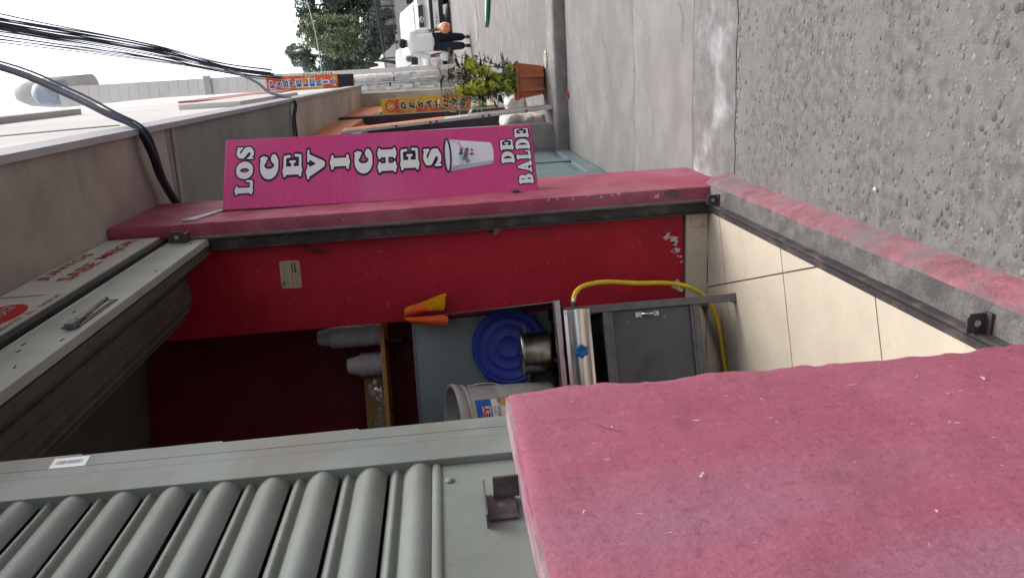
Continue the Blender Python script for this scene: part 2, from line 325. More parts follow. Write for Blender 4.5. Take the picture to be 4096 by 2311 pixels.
def sdist_mesh(segs, box, res, iso, z=0.0):
    """2D union of tapered capsules -> flat mesh by marching squares"""
    x0, y0, x1, y1 = box; nx = max(4, int((x1 - x0) / res)); ny = max(4, int((y1 - y0) / res))
    g = [[0.0] * (nx + 1) for _ in range(ny + 1)]
    for j in range(ny + 1):
        py = y0 + (y1 - y0) * j / ny
        for i in range(nx + 1):
            px = x0 + (x1 - x0) * i / nx; best = 9.0
            for (ax, ay, ar, bx, by, br) in segs:
                dx = bx - ax; dy = by - ay; l2 = dx * dx + dy * dy
                t = 0.0 if l2 < 1e-12 else max(0.0, min(1.0, ((px - ax) * dx + (py - ay) * dy) / l2))
                q = math.hypot(px - ax - t * dx, py - ay - t * dy) - (ar + (br - ar) * t)
                if q < best: best = q
            g[j][i] = best - iso
    vs = []; fs = []; idx = {}
    def vid(key, p):
        if key not in idx: idx[key] = len(vs); vs.append((p[0], p[1], z))
        return idx[key]
    def P(i, j): return (x0 + (x1 - x0) * i / nx, y0 + (y1 - y0) * j / ny)
    for j in range(ny):
        for i in range(nx):
            c = [(i, j), (i + 1, j), (i + 1, j + 1), (i, j + 1)]; d = [g[b][a] for a, b in c]
            if min(d) >= 0: continue
            out = []
            for k in range(4):
                a = c[k]; b = c[(k + 1) % 4]; da = d[k]; db = d[(k + 1) % 4]
                if da < 0: out.append(vid(a, P(*a)))
                if (da < 0) != (db < 0):
                    t = da / (da - db); pa = P(*a); pb = P(*b); key = (a, b) if a < b else (b, a)
                    out.append(vid(key, (pa[0] + (pb[0] - pa[0]) * t, pa[1] + (pb[1] - pa[1]) * t)))
            if len(out) >= 3: fs.append(tuple(out))
    return vs, fs
def strokes(*sts):
    out = []
    for st in sts:
        for a, b in zip(st[:-1], st[1:]): out.append((*a, *b))
        if len(st) == 1: out.append((*st[0], *st[0]))
    return out
def arc(cx, cy, rx, ry, a0, a1, r0, r1, n=14):
    o = []
    for i in range(n + 1):
        a = R_(a0 + (a1 - a0) * i / n); k = abs(math.cos(a)); o.append((cx + rx * math.cos(a), cy + ry * math.sin(a), r0 + (r1 - r0) * k))
    return o
T_ = .15; U_ = .07
GL = {
 'L': (.80, strokes([(.24, .10, T_), (.24, .90, T_)], [(.08, .93, U_), (.42, .93, U_)], [(.08, .07, U_), (.70, .07, U_ + .02)], [(.72, .08, .06), (.74, .36, .05)])),
 'O': (.96, strokes(arc(.48, .5, .30, .39, 0, 360, .10, .18, 24))),
 'S': (.80, strokes([(.66, .76, .07), (.54, .90, .09), (.38, .92, .10), (.23, .80, .12), (.26, .64, .15), (.42, .53, .17), (.56, .42, .17), (.60, .24, .14), (.48, .09, .10), (.30, .08, .09), (.15, .22, .07)], [(.69, .96, .045), (.69, .68, .045)], [(.11, .04, .045), (.11, .34, .045)])),
 'C': (.90, strokes(arc(.50, .5, .32, .40, 52, 320, .10, .19, 18), [(.76, .97, .05), (.76, .66, .06)])),
 'E': (.86, strokes([(.24, .10, T_), (.24, .90, T_)], [(.08, .93, U_), (.72, .93, U_)], [(.74, .94, .05), (.76, .66, .05)], [(.24, .5, .07), (.54, .5, .06)], [(.56, .36, .045), (.56, .64, .045)], [(.08, .07, U_), (.74, .07, U_)], [(.77, .06, .05), (.79, .34, .05)])),
 'V': (.98, strokes([(.22, .90, .16), (.48, .12, .12)], [(.48, .12, .12), (.76, .90, .08)], [(.04, .93, .06), (.42, .93, .06)], [(.62, .93, .06), (.94, .93, .06)])),
 'I': (.62, strokes([(.31, .10, .17), (.31, .90, .17)], [(.08, .93, U_), (.54, .93, U_)], [(.08, .07, U_), (.54, .07, U_)])),
 'H': (1.04, strokes([(.25, .10, T_), (.25, .90, T_)], [(.79, .10, T_), (.79, .90, T_)], [(.25, .5, .08), (.79, .5, .08)], *[[(a, y, U_), (a + .30, y, U_)] for a in (.10, .64) for y in (.07, .93)])),
 'D': (.92, strokes([(.24, .10, T_), (.24, .90, T_)], [(.08, .93, U_), (.44, .93, U_)], [(.08, .07, U_), (.44, .07, U_)], arc(.40, .5, .34, .42, 90, -90, .08, .17, 14))),
 'B': (.88, strokes([(.24, .10, T_), (.24, .90, T_)], [(.08, .93, U_), (.44, .93, U_)], [(.08, .07, U_), (.44, .07, U_)], arc(.42, .73, .20, .20, 90, -90, .07, .14, 10), arc(.42, .28, .26, .21, 90, -90, .07, .15, 10))),
 'A': (1.0, strokes([(.22, .10, .08), (.48, .92, .10)], [(.50, .92, .11), (.76, .10, .16)], [(.30, .34, .06), (.66, .34, .06)], [(.06, .07, .06), (.38, .07, .06)], [(.60, .07, .06), (.96, .07, .06)])),
}
def glyph(ch, mtx, w, h, parent, fill, edge=None, ow=.09, name='letter'):
    """one printed slab letter filling w x h metres; mtx: frame at its lower-left corner"""
    gw, sg = GL[ch]; S = Matrix.Diagonal((w / gw, h, 1, 1))
    if edge:
        v, f = sdist_mesh(sg, (-.16, -.16, gw + .16, 1.16), .03, ow)
        b = MB(mtx @ S).add([(a, c, .0008) for a, c, _ in v], f); b.build(name + '_outline', edge, parent)
    v, f = sdist_mesh(sg, (-.05, -.08, gw + .05, 1.08), .03, 0.0)
    return MB(mtx @ S).add([(a, c, .0016) for a, c, _ in v], f).build(name, fill, parent)

def text_data(body, size=1.0, bold=0.0, shear=0.0, spacing=1.0):
    c = bpy.data.curves.new('lettering', 'FONT'); c.body = body; c.size = size; c.offset = bold; c.shear = shear; c.space_character = spacing
    c.align_x = 'CENTER'; c.align_y = 'CENTER'; c.resolution_u = 3; c.fill_mode = 'FRONT' if hasattr(c, 'fill_mode') else c.fill_mode
    o = bpy.data.objects.new('tmp', c); COL.objects.link(o)
    dg = bpy.context.evaluated_depsgraph_get(); me = bpy.data.meshes.new_from_object(o.evaluated_get(dg))
    bpy.data.objects.remove(o); bpy.data.curves.remove(c); return me
def text(body, mtx, w, h, m, parent, bold=0.0, shear=0.0, name='lettering', lift=.0015, spacing=1.0):
    """flat print fitted into w x h metres, centred on mtx"""
    me = text_data(body, 1.0, bold, shear, spacing)
    xs = [v.co.x for v in me.vertices]; ys = [v.co.y for v in me.vertices]
    cx = (min(xs) + max(xs)) / 2; cy = (min(ys) + max(ys)) / 2; sx = w / (max(xs) - min(xs)); sy = h / (max(ys) - min(ys))
    for v in me.vertices: v.co = mtx @ Vector(((v.co.x - cx) * sx, (v.co.y - cy) * sy, lift))
    me.materials.clear(); me.materials.append(m)
    return link(me, name, parent)

def lumpy(name, a, b, m, parent, r=.01, amp=.003, sc=9.0, res=.02, extra=None, faces='xyzXYZ', seed=0.0):
    """box with rounded, hand-plastered surface"""
    a = Vector(a); b = Vector(b); lo = a + Vector((r, r, r)); hi = b - Vector((r, r, r))
    mb = MB()
    ax = {'x': (0, 0), 'X': (0, 1), 'y': (1, 0), 'Y': (1, 1), 'z': (2, 0), 'Z': (2, 1)}
    def ticks(p, q, rr):
        k = max(2, int((q - p) / res)); return [p + (q - p) * i / k for i in range(k + 1)]
    for fc in faces:
        i, side = ax[fc]; j, k = (i + 1) % 3, (i + 2) % 3
        tj = ticks(a[j], b[j], r); tk = ticks(a[k], b[k], r); vs = []
        for u in tj:
            for v in tk:
                p = Vector((0, 0, 0)); p[i] = b[i] if side else a[i]; p[j] = u; p[k] = v
                q = Vector([max(lo[t], min(hi[t], p[t])) for t in range(3)]); dd = p - q
                nrm = dd.normalized() if dd.length > 1e-9 else Vector([(1 if side else -1) if t == i else 0 for t in range(3)])
                p = q + nrm * r
                sp = p * sc + Vector((seed, seed * 2, 0)); d_ = noise.noise(sp) * amp + noise.noise(sp * 3.1) * amp * .45
                if extra: d_ += extra(p, nrm)
                vs.append(p + nrm * d_)
        nk = len(tk); fs = []
        for u in range(len(tj) - 1):
            for v in range(nk - 1):
                q4 = (u * nk + v, (u + 1) * nk + v, (u + 1) * nk + v + 1, u * nk + v + 1); fs.append(q4 if side else q4[::-1])
        mb.add(vs, fs)
    return mb.build(name, m, parent, smooth=True)

def blob_patch(name, mtx, r, m, parent, lift=.0012, n=14, asp=1.0, rough=.35):
    pts = []
    ph = random.random() * 9
    for k in range(n):
        a = 2 * math.pi * k / n; q = r * (1 + rough * (random.random() * 2 - 1)); pts.append((q * math.cos(a) * asp, q * math.sin(a), lift))
    mb = MB(mtx); mb.add([(0, 0, lift)] + pts, [(0, 1 + k, 1 + (k + 1) % n) for k in range(n)]); return mb.build(name, m, parent)

def skin_mesh(vs, es, rad, sub=2, root=0):
    me = bpy.data.meshes.new('t'); me.from_pydata(vs, es, []); o = bpy.data.objects.new('t', me); COL.objects.link(o)
    o.modifiers.new('s', 'SKIN'); sv = me.skin_vertices[0].data
    for i, r in enumerate(rad):
        sv[i].radius = r if isinstance(r, tuple) else (r, r)
        sv[i].use_root = (i == root)
    s = o.modifiers.new('u', 'SUBSURF'); s.levels = sub; s.render_levels = sub
    dg = bpy.context.evaluated_depsgraph_get(); out = bpy.data.meshes.new_from_object(o.evaluated_get(dg))
    bpy.data.objects.remove(o); out.polygons.foreach_set('use_smooth', [True] * len(out.polygons)); return out

# ================================================================== GROUND
def gz(y): return 0.0 if y < 7.9 else 0.13 + 0.033 * (y - 8)
pav = MB(); pav.box((-1.0, -3, -.12), (6, 7.88, -.012)); pav = struct(pav.build('pavement', M['kerb']))
def slab(y0, y1, m, dz, edge0=0.0, name='slab', res=.05, amp=.003):
    """one cast strip of pavement with wandering edges"""
    x0, x1 = -.86, 5.0; xs = [x0 + .05 * i for i in range(36)] + [1.2, 2.0, 3.2, x1]; ny = max(2, int((y1 - y0) / res)); mb = MB(); vs = []; fs = []
    for x in xs:
        e0 = .034 * noise.noise(Vector((x * 5, y0 * 5, 1))) + .012 * noise.noise(Vector((x * 23, y0, 4))); e1 = .034 * noise.noise(Vector((x * 5, y1 * 5, 1))) + .012 * noise.noise(Vector((x * 23, y1, 4)))
        for j in range(ny + 1):
            t = j / ny; y = (y0 + e0) * (1 - t) + (y1 + e1 - (.010 if abs(y1 - 3.4) < .01 else .002)) * t; z = dz + amp * noise.noise(Vector((x * 4, y * 4, 0)))
            if j in (0, ny): z -= .006
            vs.append((x, y, z))
    n = ny + 1
    for i in range(len(xs) - 1):
        for j in range(ny): fs.append((i * n + j, (i + 1) * n + j, (i + 1) * n + j + 1, i * n + j + 1))
    return mb.add(vs, fs).build(name, m, pav, smooth=True)
slab(-2.5, 3.40, M['slabr'], 0.000, res=.06, amp=.005)
slab(3.40, 3.98, M['slabw'], 0.000, amp=.005)
slab(3.98, 5.20, M['slab2'], 0.001, amp=.004)
slab(5.20, 7.90, M['slab'], 0.002)
def crack(pts, w, name='crack'):
    random.seed(int(pts[0][1] * 100)); vs = []; n = 0
    for (x0, y0), (x1, y1) in zip(pts[:-1], pts[1:]):
        for k in range(8):
            t = k / 8; x = x0 + (x1 - x0) * t + .010 * noise.noise(Vector((x0 * 9 + t * 5, y0 * 7, 3))) + random.uniform(-.004, .004); y = y0 + (y1 - y0) * t + .02 * noise.noise(Vector((x0 * 5, t * 6, y0))) + random.uniform(-.006, .006); q = w * random.uniform(.3, 1.1)
            vs += [(x, y - q, .0095), (x, y + q, .0095)]; n += 1
    MB().add(vs, [(2 * i, 2 * i + 1, 2 * i + 3, 2 * i + 2) for i in range(n - 1)]).build(name, mat('crack_dark', (.085, .08, .076), .95), pav)  # dark colour gives the flat strip a recessed, shaded look
crack([(.35, 6.25), (.20, 6.2), (.06, 5.95), (.0, 6.0), (-.12, 5.85), (-.25, 5.9)], .004)
crack([(.30, 5.05), (.1, 4.75), (-.1, 4.9), (-.3, 4.7), (-.52, 4.75)], .0022)
crack([(.28, 4.2), (.18, 4.12), (.05, 4.15)], .004)
crack([(-.35, 5.6), (-.45, 5.2), (-.6, 5.0), (-.75, 5.05)], .0022)
# stones showing in the worn pavement
def pebbles(name, m, n, rr, y0, y1, seed):
    random.seed(seed); mb = MB()
    for _ in range(n):
        y = y0 + (y1 - y0) * random.random(); x = -.52 + random.random() * (.62 + .08 * y)
        if noise.noise(Vector((x * 3, y * 3, seed))) < random.uniform(-.5, .35): continue
        r = rr[0] + (rr[1] - rr[0]) * random.random() ** 3; a0 = random.random() * 6; e = .6 + .5 * random.random(); ks = 7
        vs = []; h = r * (.05 + .09 * random.random()); z = 0.0 + .005 * noise.noise(Vector((x * 4, y * 4, 0)))
        for ring, (q, zz) in enumerate(((1.0, -.004), (.72, h * .75))):
            for k in range(ks):
                a = a0 + 2 * math.pi * k / ks; jj = 1 + .22 * (random.random() - .5)
                vs.append((x + r * q * jj * math.cos(a), y + r * q * jj * e * math.sin(a), z + zz))
        vs.append((x, y, z + h))
        fs = [(k, (k + 1) % ks, ks + (k + 1) % ks, ks + k) for k in range(ks)] + [(ks + k, ks + (k + 1) % ks, 2 * ks) for k in range(ks)]
        mb.add(vs, fs)
    o = mb.build(name, m, pav, smooth=True); o['kind'] = 'stuff'; return o
pebbles('pebble_aggregate', M['peb'], 2600, (.003, .018), 1.0, 3.38, 3)
pebbles('pale_aggregate', M['peb2'], 3800, (.002, .012), 1.0, 3.38, 5)
# litter and crumbs
for i, (x, y, r, m, lab) in enumerate(((-.42, 2.22, .010, 'white', 'white crumb of litter beside the pink door sill'), (.165, 2.10, .013, 'cream', 'cream crumb of litter on the rough pavement away from the wall'))):
    mb = MB(Matrix.Translation((x, y, .006))); bmv = [(r, 0, 0), (0, r * .8, 0), (-r * .9, .2 * r, 0), (-.2 * r, -r, 0), (0.1 * r, 0, r * .8)]
    mb.add(bmv, [(0, 1, 4), (1, 2, 4), (2, 3, 4), (3, 0, 4), (3, 2, 1, 0)]); tag(mb.build('litter_scrap', M[m]), lab, 'litter')
wr = MB(Matrix.Translation((-.30, 7.78, .012)) @ Matrix.Rotation(.4, 4, 'Z')); wr.box((-.035, -.012, -.004), (.03, .012, .012))
w_ = wr.build('sweet_wrapper', M['inkred'], bevel=.003); tag(w_, 'small red sweet wrapper at the foot of the kerb step', 'litter')
MB(Matrix.Translation((-.335, 7.77, .012))).box((-.012, -.01, -.004), (.0, .012, .011)).build('wrapper_end', M['inkgreen'], w_)

kerb = MB(); kx = [-.9 + .1 * i for i in range(26)] + [2.5, 4, 6]; kv = []; kf = []
prof = [(7.885, -.03), (7.890, .06), (7.897, .108), (7.915, .124), (7.95, .130), (8.25, .1384)]
for x in kx:
    for (y, z) in prof: kv.append((x, y + .006 * noise.noise(Vector((x * 5, z * 9, 0))), z + .004 * noise.noise(Vector((x * 6, y, 2)))))
pn = len(prof)
for i in range(len(kx) - 1):
    for j in range(pn - 1): kf.append((i * pn + j, (i + 1) * pn + j, (i + 1) * pn + j + 1, i * pn + j + 1))
kerb.add(kv, kf); struct(kerb.build('kerb', M['kerb'], smooth=True))
rd = MB(); ys = [8.2 + .4 * i for i in range(40)] + [24.2 + 3 * i for i in range(40)] + [200, 320]; xs = [-40, -12, -4, -1.6] + [-1.2 + .25 * i for i in range(20)] + [4.5, 6, 9, 14, 25, 60]
vs_ = []; fs_ = []
for x in xs:
    for y in ys: vs_.append((x, y, gz(y) + (.006 * noise.noise(Vector((x * 1.3, y * 1.3, 0))) if y < 60 else 0) - (0.004 if y < 8.3 else 0)))
n_ = len(ys)
for i in range(len(xs) - 1):
    for j in range(n_ - 1): fs_.append((i * n_ + j, (i + 1) * n_ + j, (i + 1) * n_ + j + 1, i * n_ + j + 1))
rd.add(vs_, fs_); struct(rd.build('road', M['asph'], smooth=True))
st = MB().box((6, -20, -.3), (60, 7.9, -.11)); struct(st.build('street', M['asph']))
gr = MB().box((-60, -60, -.6), (-1.1, 300, -.32)); struct(gr.build('ground', M['kerb']))

# ================================================================== SHOP BUILDING
shop = thing('shop_building', 'pink and red corner of the food shop with open tiled doorway', 'building', (-.6, 2.4, 0))
def scuffs(n, seed):
    random.seed(seed)
    for _ in range(n):
        y = random.uniform(.35, 1.3); z = random.uniform(.25, 1.15); a = random.gauss(0, .5)
        blob_patch('scuff', FX(-.597, y, z) @ Matrix.Rotation(a, 4, 'Z'), random.choice((.0011, .0014, .0018, .0022)), M['chip'], shop, lift=.0036, n=11, asp=random.uniform(1.2, 6.0), rough=.6)
def wavy(p, n): # ragged plaster lip along the near wall's free edge and top
    e = 0.0
    if n.y > .35: e += .010 * noise.noise(Vector((p.z * 7, 3, p.x * 5))) + .006 * noise.noise(Vector((p.z * 26, 7, 0)))
    if n.z > .5: e += .002 * noise.noise(Vector((p.y * 8, p.x * 8, 1)))
    return e
lumpy('low_wall', (-.92, -.6, -.02), (-.597, 1.366, 1.214), M['pinkwall'], shop, r=.009, amp=.0030, sc=8, res=.0135, extra=wavy, faces='XYZ')
lumpy('pillar', (-.688, 3.42, -.02), (-.575, 4.09, 2.80), M['pinkp'], shop, r=.012, amp=.003, sc=7, res=.018, faces='XyY', seed=3)
# chipped paint on the pillar edge and foot
FY = lambda x, y, z: frame((x, y, z), (1, 0, 0), (0, 0, 1))      # print facing the camera side (-y)
FX = lambda x, y, z: frame((x, y, z), (0, 1, 0), (0, 0, 1))      # print facing the street (+x)
random.seed(11)
blob_patch('bare_patch', FY(-.596, 3.4160, .275), .034, M['sill'], shop, n=22, asp=.5, lift=.0022)
blob_patch('bare_patch', FY(-.603, 3.4160, .345), .012, M['chip'], shop, asp=.7, lift=.0022)
for zc in (.52, .55, .60, .66, .73, .80, .84):
    blob_patch('paint_chip', FY(-.583 + random.uniform(-.006, .003), 3.4165, zc), random.uniform(.005, .010), M['chip'], shop, asp=.6)
scuffs(16, 19)
def wall_crack(pts):
    p = smooth_pts(pts); random.seed(int(pts[0][0] * 1000)); vs = []
    for i, (y, z) in enumerate(p):
        q = .0013 * (1 - abs(2 * i / (len(p) - 1) - 1)) + .0002; y += random.uniform(-.002, .002); vs += [(-.5945, y - q, z), (-.5945, y + q, z)]
    MB().add(vs, [(2 * i, 2 * i + 1, 2 * i + 3, 2 * i + 2) for i in range(len(p) - 1)]).build('hairline_crack', mat('wall_crack', (.13, .04, .06), .9), shop)
def smooth_pts(p, k=6):
    out = []
    for (a, b), (c, d_) in zip(p[:-1], p[1:]):
        for j in range(k): t = j / k; out.append((a + (c - a) * t + random.uniform(-.003, .003), b + (d_ - b) * t))
    return out + [p[-1]]
wall_crack([(1.22, 1.10), (1.17, 1.06), (1.15, 1.03)])
wall_crack([(1.25, .86), (1.17, .83), (1.06, .81), (1.02, .80)])
wall_crack([(1.30, .60), (1.22, .592), (1.17, .585)])
wall_crack([(1.12, .98), (1.03, .95), (.99, .955)])
wall_crack([(1.02, .52), (.93, .48), (.86, .47)])
# worn ledge on top of the low wall
lumpy('ledge', (-.668, -.6, 1.19), (-.6005, 1.352, 1.2195), M['ledge'], shop, r=.006, amp=.0012, sc=12, res=.02, faces='XYZ')
# door sill
sv = []; sf = []; sy = [1.30 + .03 * i for i in range(74)]
spr = [(-.70, .094), (-.64, .099), (-.60, .098), (-.572, .094), (-.553, .075), (-.535, .0), (-.52, -.02)]
for y in sy:
    for x, z in spr: sv.append((x + .006 * noise.noise(Vector((y * 6, z * 20, 3))), y, z + .003 * noise.noise(Vector((y * 9, x * 20, 1)))))
sn = len(spr)
cs = MB(); cs.add(sv, [(i * sn + j, (i + 1) * sn + j, (i + 1) * sn + j + 1, i * sn + j + 1) for i in range(len(sy) - 1) for j in range(3)]); cs.build('sill_top', M['sill'], shop, smooth=True)
cs = MB(); cs.add(sv, [(i * sn + j, (i + 1) * sn + j, (i + 1) * sn + j + 1, i * sn + j + 1) for i in range(len(sy) - 1) for j in range(3, sn - 1)]); cs.build('sill_face', M['sillpink'], shop, smooth=True)
# red side wall inside the doorway, with tiled skirting
MB().box((-1.105, 3.44, .1), (-.69, 3.62, 2.80)).build('red_wall', M['red'], shop)
MB().box((-1.108, 3.424, .104), (-.692, 3.4395, .205)).build('skirting_tile', M['tile'], shop)
MB().box((-1.107, 3.430, .2055), (-.692, 3.4393, .212)).build('skirting_joint', M['inkgrey'], shop)
for (x, z, r) in ((-.80, .29, .017), (-.835, .255, .013), (-.82, .262, .020), (-.868, .245, .016), (-.872, .262, .010), (-.90, .225, .006), (-.895, .24, .005), (-.925, .222, .006), (-1.02, .245, .013), (-1.045, .25, .018), (-1.06, .23, .014), (-1.03, .265, .008)):
    blob_patch('paint_chip', FY(x, 3.4385, z), r, M['chip'], shop, n=11, asp=random.uniform(.6, 1.1), rough=.5)
blob_patch('wall_hole', FY(-.695, 3.4388, 1.10), .022, M['dark'], shop, n=13, asp=.9, rough=.5)
blob_patch('wall_hole', FY(-.715, 3.4386, 1.085), .014, M['pier'], shop, n=11, asp=.9, rough=.5)
for pts in ([(-.70, .185), (-.76, .185), (-.765, .13)], [(-.765, .13), (-.735, .125), (-.765, .12)]):
    MB().tube([(x, 3.4235, z) for x, z in pts], .0012, 5).build('ink_mark', M['inkdred'], shop)
# floor tiles: laid square to the back of the shop, askew to the street
ta = R_(-161.0); TA = Vector((math.cos(ta), math.sin(ta), 0)); TB = Vector((-math.sin(ta), math.cos(ta), 0)); TO = Vector((-.974, 3.188, 0))
MB().box((-4.2, -.2, .02), (-.66, 3.44, .094)).build('floor_bed', M['grout'], shop)
floor = MB().box((-4.2, 3.44, .02), (-1.108, 6.4, .0985)).build('floor', M['tile'], shop)
def clip(poly, nx, ny, c):
    out = []
    for i in range(len(poly)):
        p, q = poly[i], poly[(i + 1) % len(poly)]; dp = nx * p[0] + ny * p[1] - c; dq = nx * q[0] + ny * q[1] - c
        if dp <= 0: out.append(p)
        if dp * dq < 0: t = dp / (dp - dq); out.append((p[0] + (q[0] - p[0]) * t, p[1] + (q[1] - p[1]) * t))
    return out
for i in range(-3, 5):
    for j in range(-3, 6):
        g = .0030; pts = []
        for (a, b) in ((i * .6 + g, j * .6 + g), ((i + 1) * .6 - g, j * .6 + g), ((i + 1) * .6 - g, (j + 1) * .6 - g), (i * .6 + g, (j + 1) * .6 - g)):
            p = TO + TA * a + TB * b; pts.append((p.x, p.y))
        for c in ((1, 0, -.672), (0, 1, 3.4235), (0, -1, -.3), (-1, 0, 3.6)): pts = clip(pts, *c) if pts else pts
        if len(pts) >= 3: MB().prism(pts, .09, .1, 2).build('tile', M['tile'], floor)
# back of the shop
SA = Vector((-.937, -.35, 0)); SD = Vector((-.35, .937, 0)); SP = Vector((-.984, 3.069, 0))
def S(a, d_, z): p = SP + SA * a + SD * d_; return Vector((p.x, p.y, z))
SF = Matrix(((SA.x, SD.x, 0, SP.x), (SA.y, SD.y, 0, SP.y), (0, 0, 1, 0), (0, 0, 0, 1)))   # stove frame: x to the left, y to the back
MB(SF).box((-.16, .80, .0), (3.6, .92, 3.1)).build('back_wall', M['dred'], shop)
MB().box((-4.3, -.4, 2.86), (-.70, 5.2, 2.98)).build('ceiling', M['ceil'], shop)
MB().box((-4.3, -.4, .0), (-4.2, 5.0, 2.9)).build('inner_wall', M['dark'], shop)  # near-black colour put in to cut bounced light, ceiling darkened likewise
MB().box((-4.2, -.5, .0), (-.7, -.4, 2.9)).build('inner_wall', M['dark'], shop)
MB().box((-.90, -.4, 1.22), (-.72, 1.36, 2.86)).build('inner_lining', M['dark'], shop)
# slab over the pavement, in strips, and the upper floor
MB().box((-.72, -3.0, 2.762), (-.19, 4.36, 2.95)).build('soffit', M['soff'], shop)
MB().box((-.90, 4.372, 2.764), (-.19, 8.05, 2.95)).build('soffit', M['soff2'], shop)
MB().tube([(-.66, 4.42, 2.757), (-.20, 4.47, 2.757)], .012, 6).build('conduit', M['fascia'], shop)
MB().box((-.215, -3.0, 2.735), (-.186, 16.0, 2.93)).build('fascia', M['fascia'], shop)
MB().box((-3.0, -3.0, 2.95), (-.20, 8.0, 8.2)).build('upper_wall', M['wallw'], shop)
MB().box((-.25, -3.0, 4.55), (-.150, 7.6, 4.72)).build('window_ledge', M['fascia'], shop)
MB().box((-.25, -3.0, 6.1), (-.14, 7.9, 6.35)).build('window_ledge', M['fascia'], shop)
MB().box((-.22, 2.5, 4.72), (-.17, 7.5, 6.1)).build('reddish_panel', M['redroof'], shop)
MB().box((-.24, 7.0, 2.98), (-.155, 9.9, 3.5)).build('balcony_box', M['wallw'], shop, bevel=.01)
tr = MB().tube([(-.185, 2.0, 4.35), (-.18, 3.2, 4.1), (-.185, 4.4, 3.0)], .004, 5).build('wall_wire', M['fascia'], shop)

# ================================================================== CLOSED WINDOW SHUTTER (left)
cs = thing('roller_shutter', 'closed grey-green window shutter of rounded slats above the near pink wall', 'roller shutter', (-.66, .8, 1.22))
prof = []
for k in range(13):
    a = math.pi * k / 12; prof.append((-.672 + .022 * math.sin(a), .0 + .055 - .055 * math.cos(a) * 1.0 - .0))
prof = [(-.667 + .0165 * math.sin(math.pi * k / 12) ** .8, .004 + .054 * k / 12) for k in range(13)]
prof += [(-.6685, .0595)] + [(-.667 + .0085 * math.sin(math.pi * k / 7), .061 + .019 * k / 7) for k in range(8)] + [(-.6685, .0815)]
sm = MB(); pv = []
ylist = [-.8, 1.232]
for y in ylist: pv += [(x, y, z) for x, z in prof]
pn = len(prof); sm.add(pv, [(j, j + 1, pn + j + 1, pn + j) for j in range(pn - 1)])
sme = sm.mesh('slat'); sme.materials.append(M['shut']); sme.polygons.foreach_set('use_smooth', [True] * len(sme.polygons))
for k in range(15):
    o = link(sme, 'slat', cs, Matrix.Translation((random.uniform(-.0012, .0008), 0, 1.351 + .0831 * k + random.uniform(-.0008, .0008))) @ Matrix.Rotation(R_(random.uniform(-.06, .06)), 4, 'X'))
gb = MB(); gb.box((-.70, 1.222, 1.2172), (-.648, 1.296, 2.75)); gb.build('guide', M['shut'], cs, bevel=.002)
gb = MB(); gb.box((-.70, 1.2975, 1.2172), (-.6535, 1.337, 2.75)); gb.build('guide_strip', M['shut'], cs, bevel=.002)
ge = []; zz = 1.216
edge = [(1.2172, 1.391), (1.50, 1.388), (1.505, 1.394), (1.76, 1.390), (1.763, 1.3955), (2.02, 1.391), (2.023, 1.396), (2.75, 1.390)]
poly = [(1.3385, 1.2172)] + [(y, z) for z, y in edge] + [(1.3385, 2.75)]
MB().prism(poly, -.70, -.6575, 0).build('guide_edge', M['shut'], cs)
MB().tube([(-.651, 1.2968, 1.22), (-.651, 1.2968, 2.75)], .0022, 5).build('seam', M['dsteel'], cs)
MB().tube([(-.6555, 1.3378, 1.22), (-.6555, 1.3378, 2.75)], .0020, 5).build('seam', M['dsteel'], cs)
MB().box((-.70, -.8, 1.2172), (-.6605, 1.2205, 1.3465)).build('bottom_rail', M['shut'], cs, bevel=.002)
MB().tube([(-.664, -.8, 1.352), (-.664, 1.225, 1.352)], .0095, 8).build('rail_bead', M['shut'], cs, smooth=True)
rv = MB(Matrix.Translation((-.6605, 1.165, 1.331)) @ Matrix.Rotation(math.pi / 2, 4, 'Y')); rv.lathe([(.0085, 0), (.0075, .0025), (.004, .004), (.0005, .0045)], 14); rv.build('rivet', M['shut'], cs, smooth=True)
st = MB(FX(-.6478, 1.28, 2.03)); 
st = MB(frame((-.6568, 1.3645, 2.03), (0, 1, 0), (0, 0, 1))); st.poly([(-.020, -.034, 0), (.020, -.028, 0), (.020, .036, 0), (-.020, .030, 0)]); stk = st.build('barcode_sticker', M['white'], cs)
bf = frame((-.6565, 1.3645, 2.03), (0, 1, 0), (0, 0, 1))
bb = MB(bf)
random.seed(4); z = -.022
while z < .024:
    t = random.choice((.0009, .0016, .0024)); bb.poly([(-.006, z, 0), (.008, z, 0), (.008, z + t, 0), (-.006, z + t, 0)]); z += t + random.choice((.0012, .002))
bb.build('barcode', M['inkgrey'], stk)
# locking angle at the foot of the shutter
br = MB(); br.box((-.659, 1.012, 1.274), (-.634, 1.112, 1.2775)); br.build('lock_flange', M['dsteel'], cs, bevel=.001)
br = MB(); br.box((-.6585, 1.030, 1.228), (-.6545, 1.095, 1.2735)); br.build('lock_plate', M['dsteel'], cs, bevel=.001)
br = MB(); br.box((-.654, 1.086, 1.221), (-.618, 1.092, 1.262)); br.build('lock_tab', M['dsteel'], cs, bevel=.0015)
MB(frame((-.6543, 1.066, 1.252), (0, 1, 0), (0, 0, 1))).disc((0, 0), .008, .007, 18, .0006).build('lock_hole', M['shut'], cs)

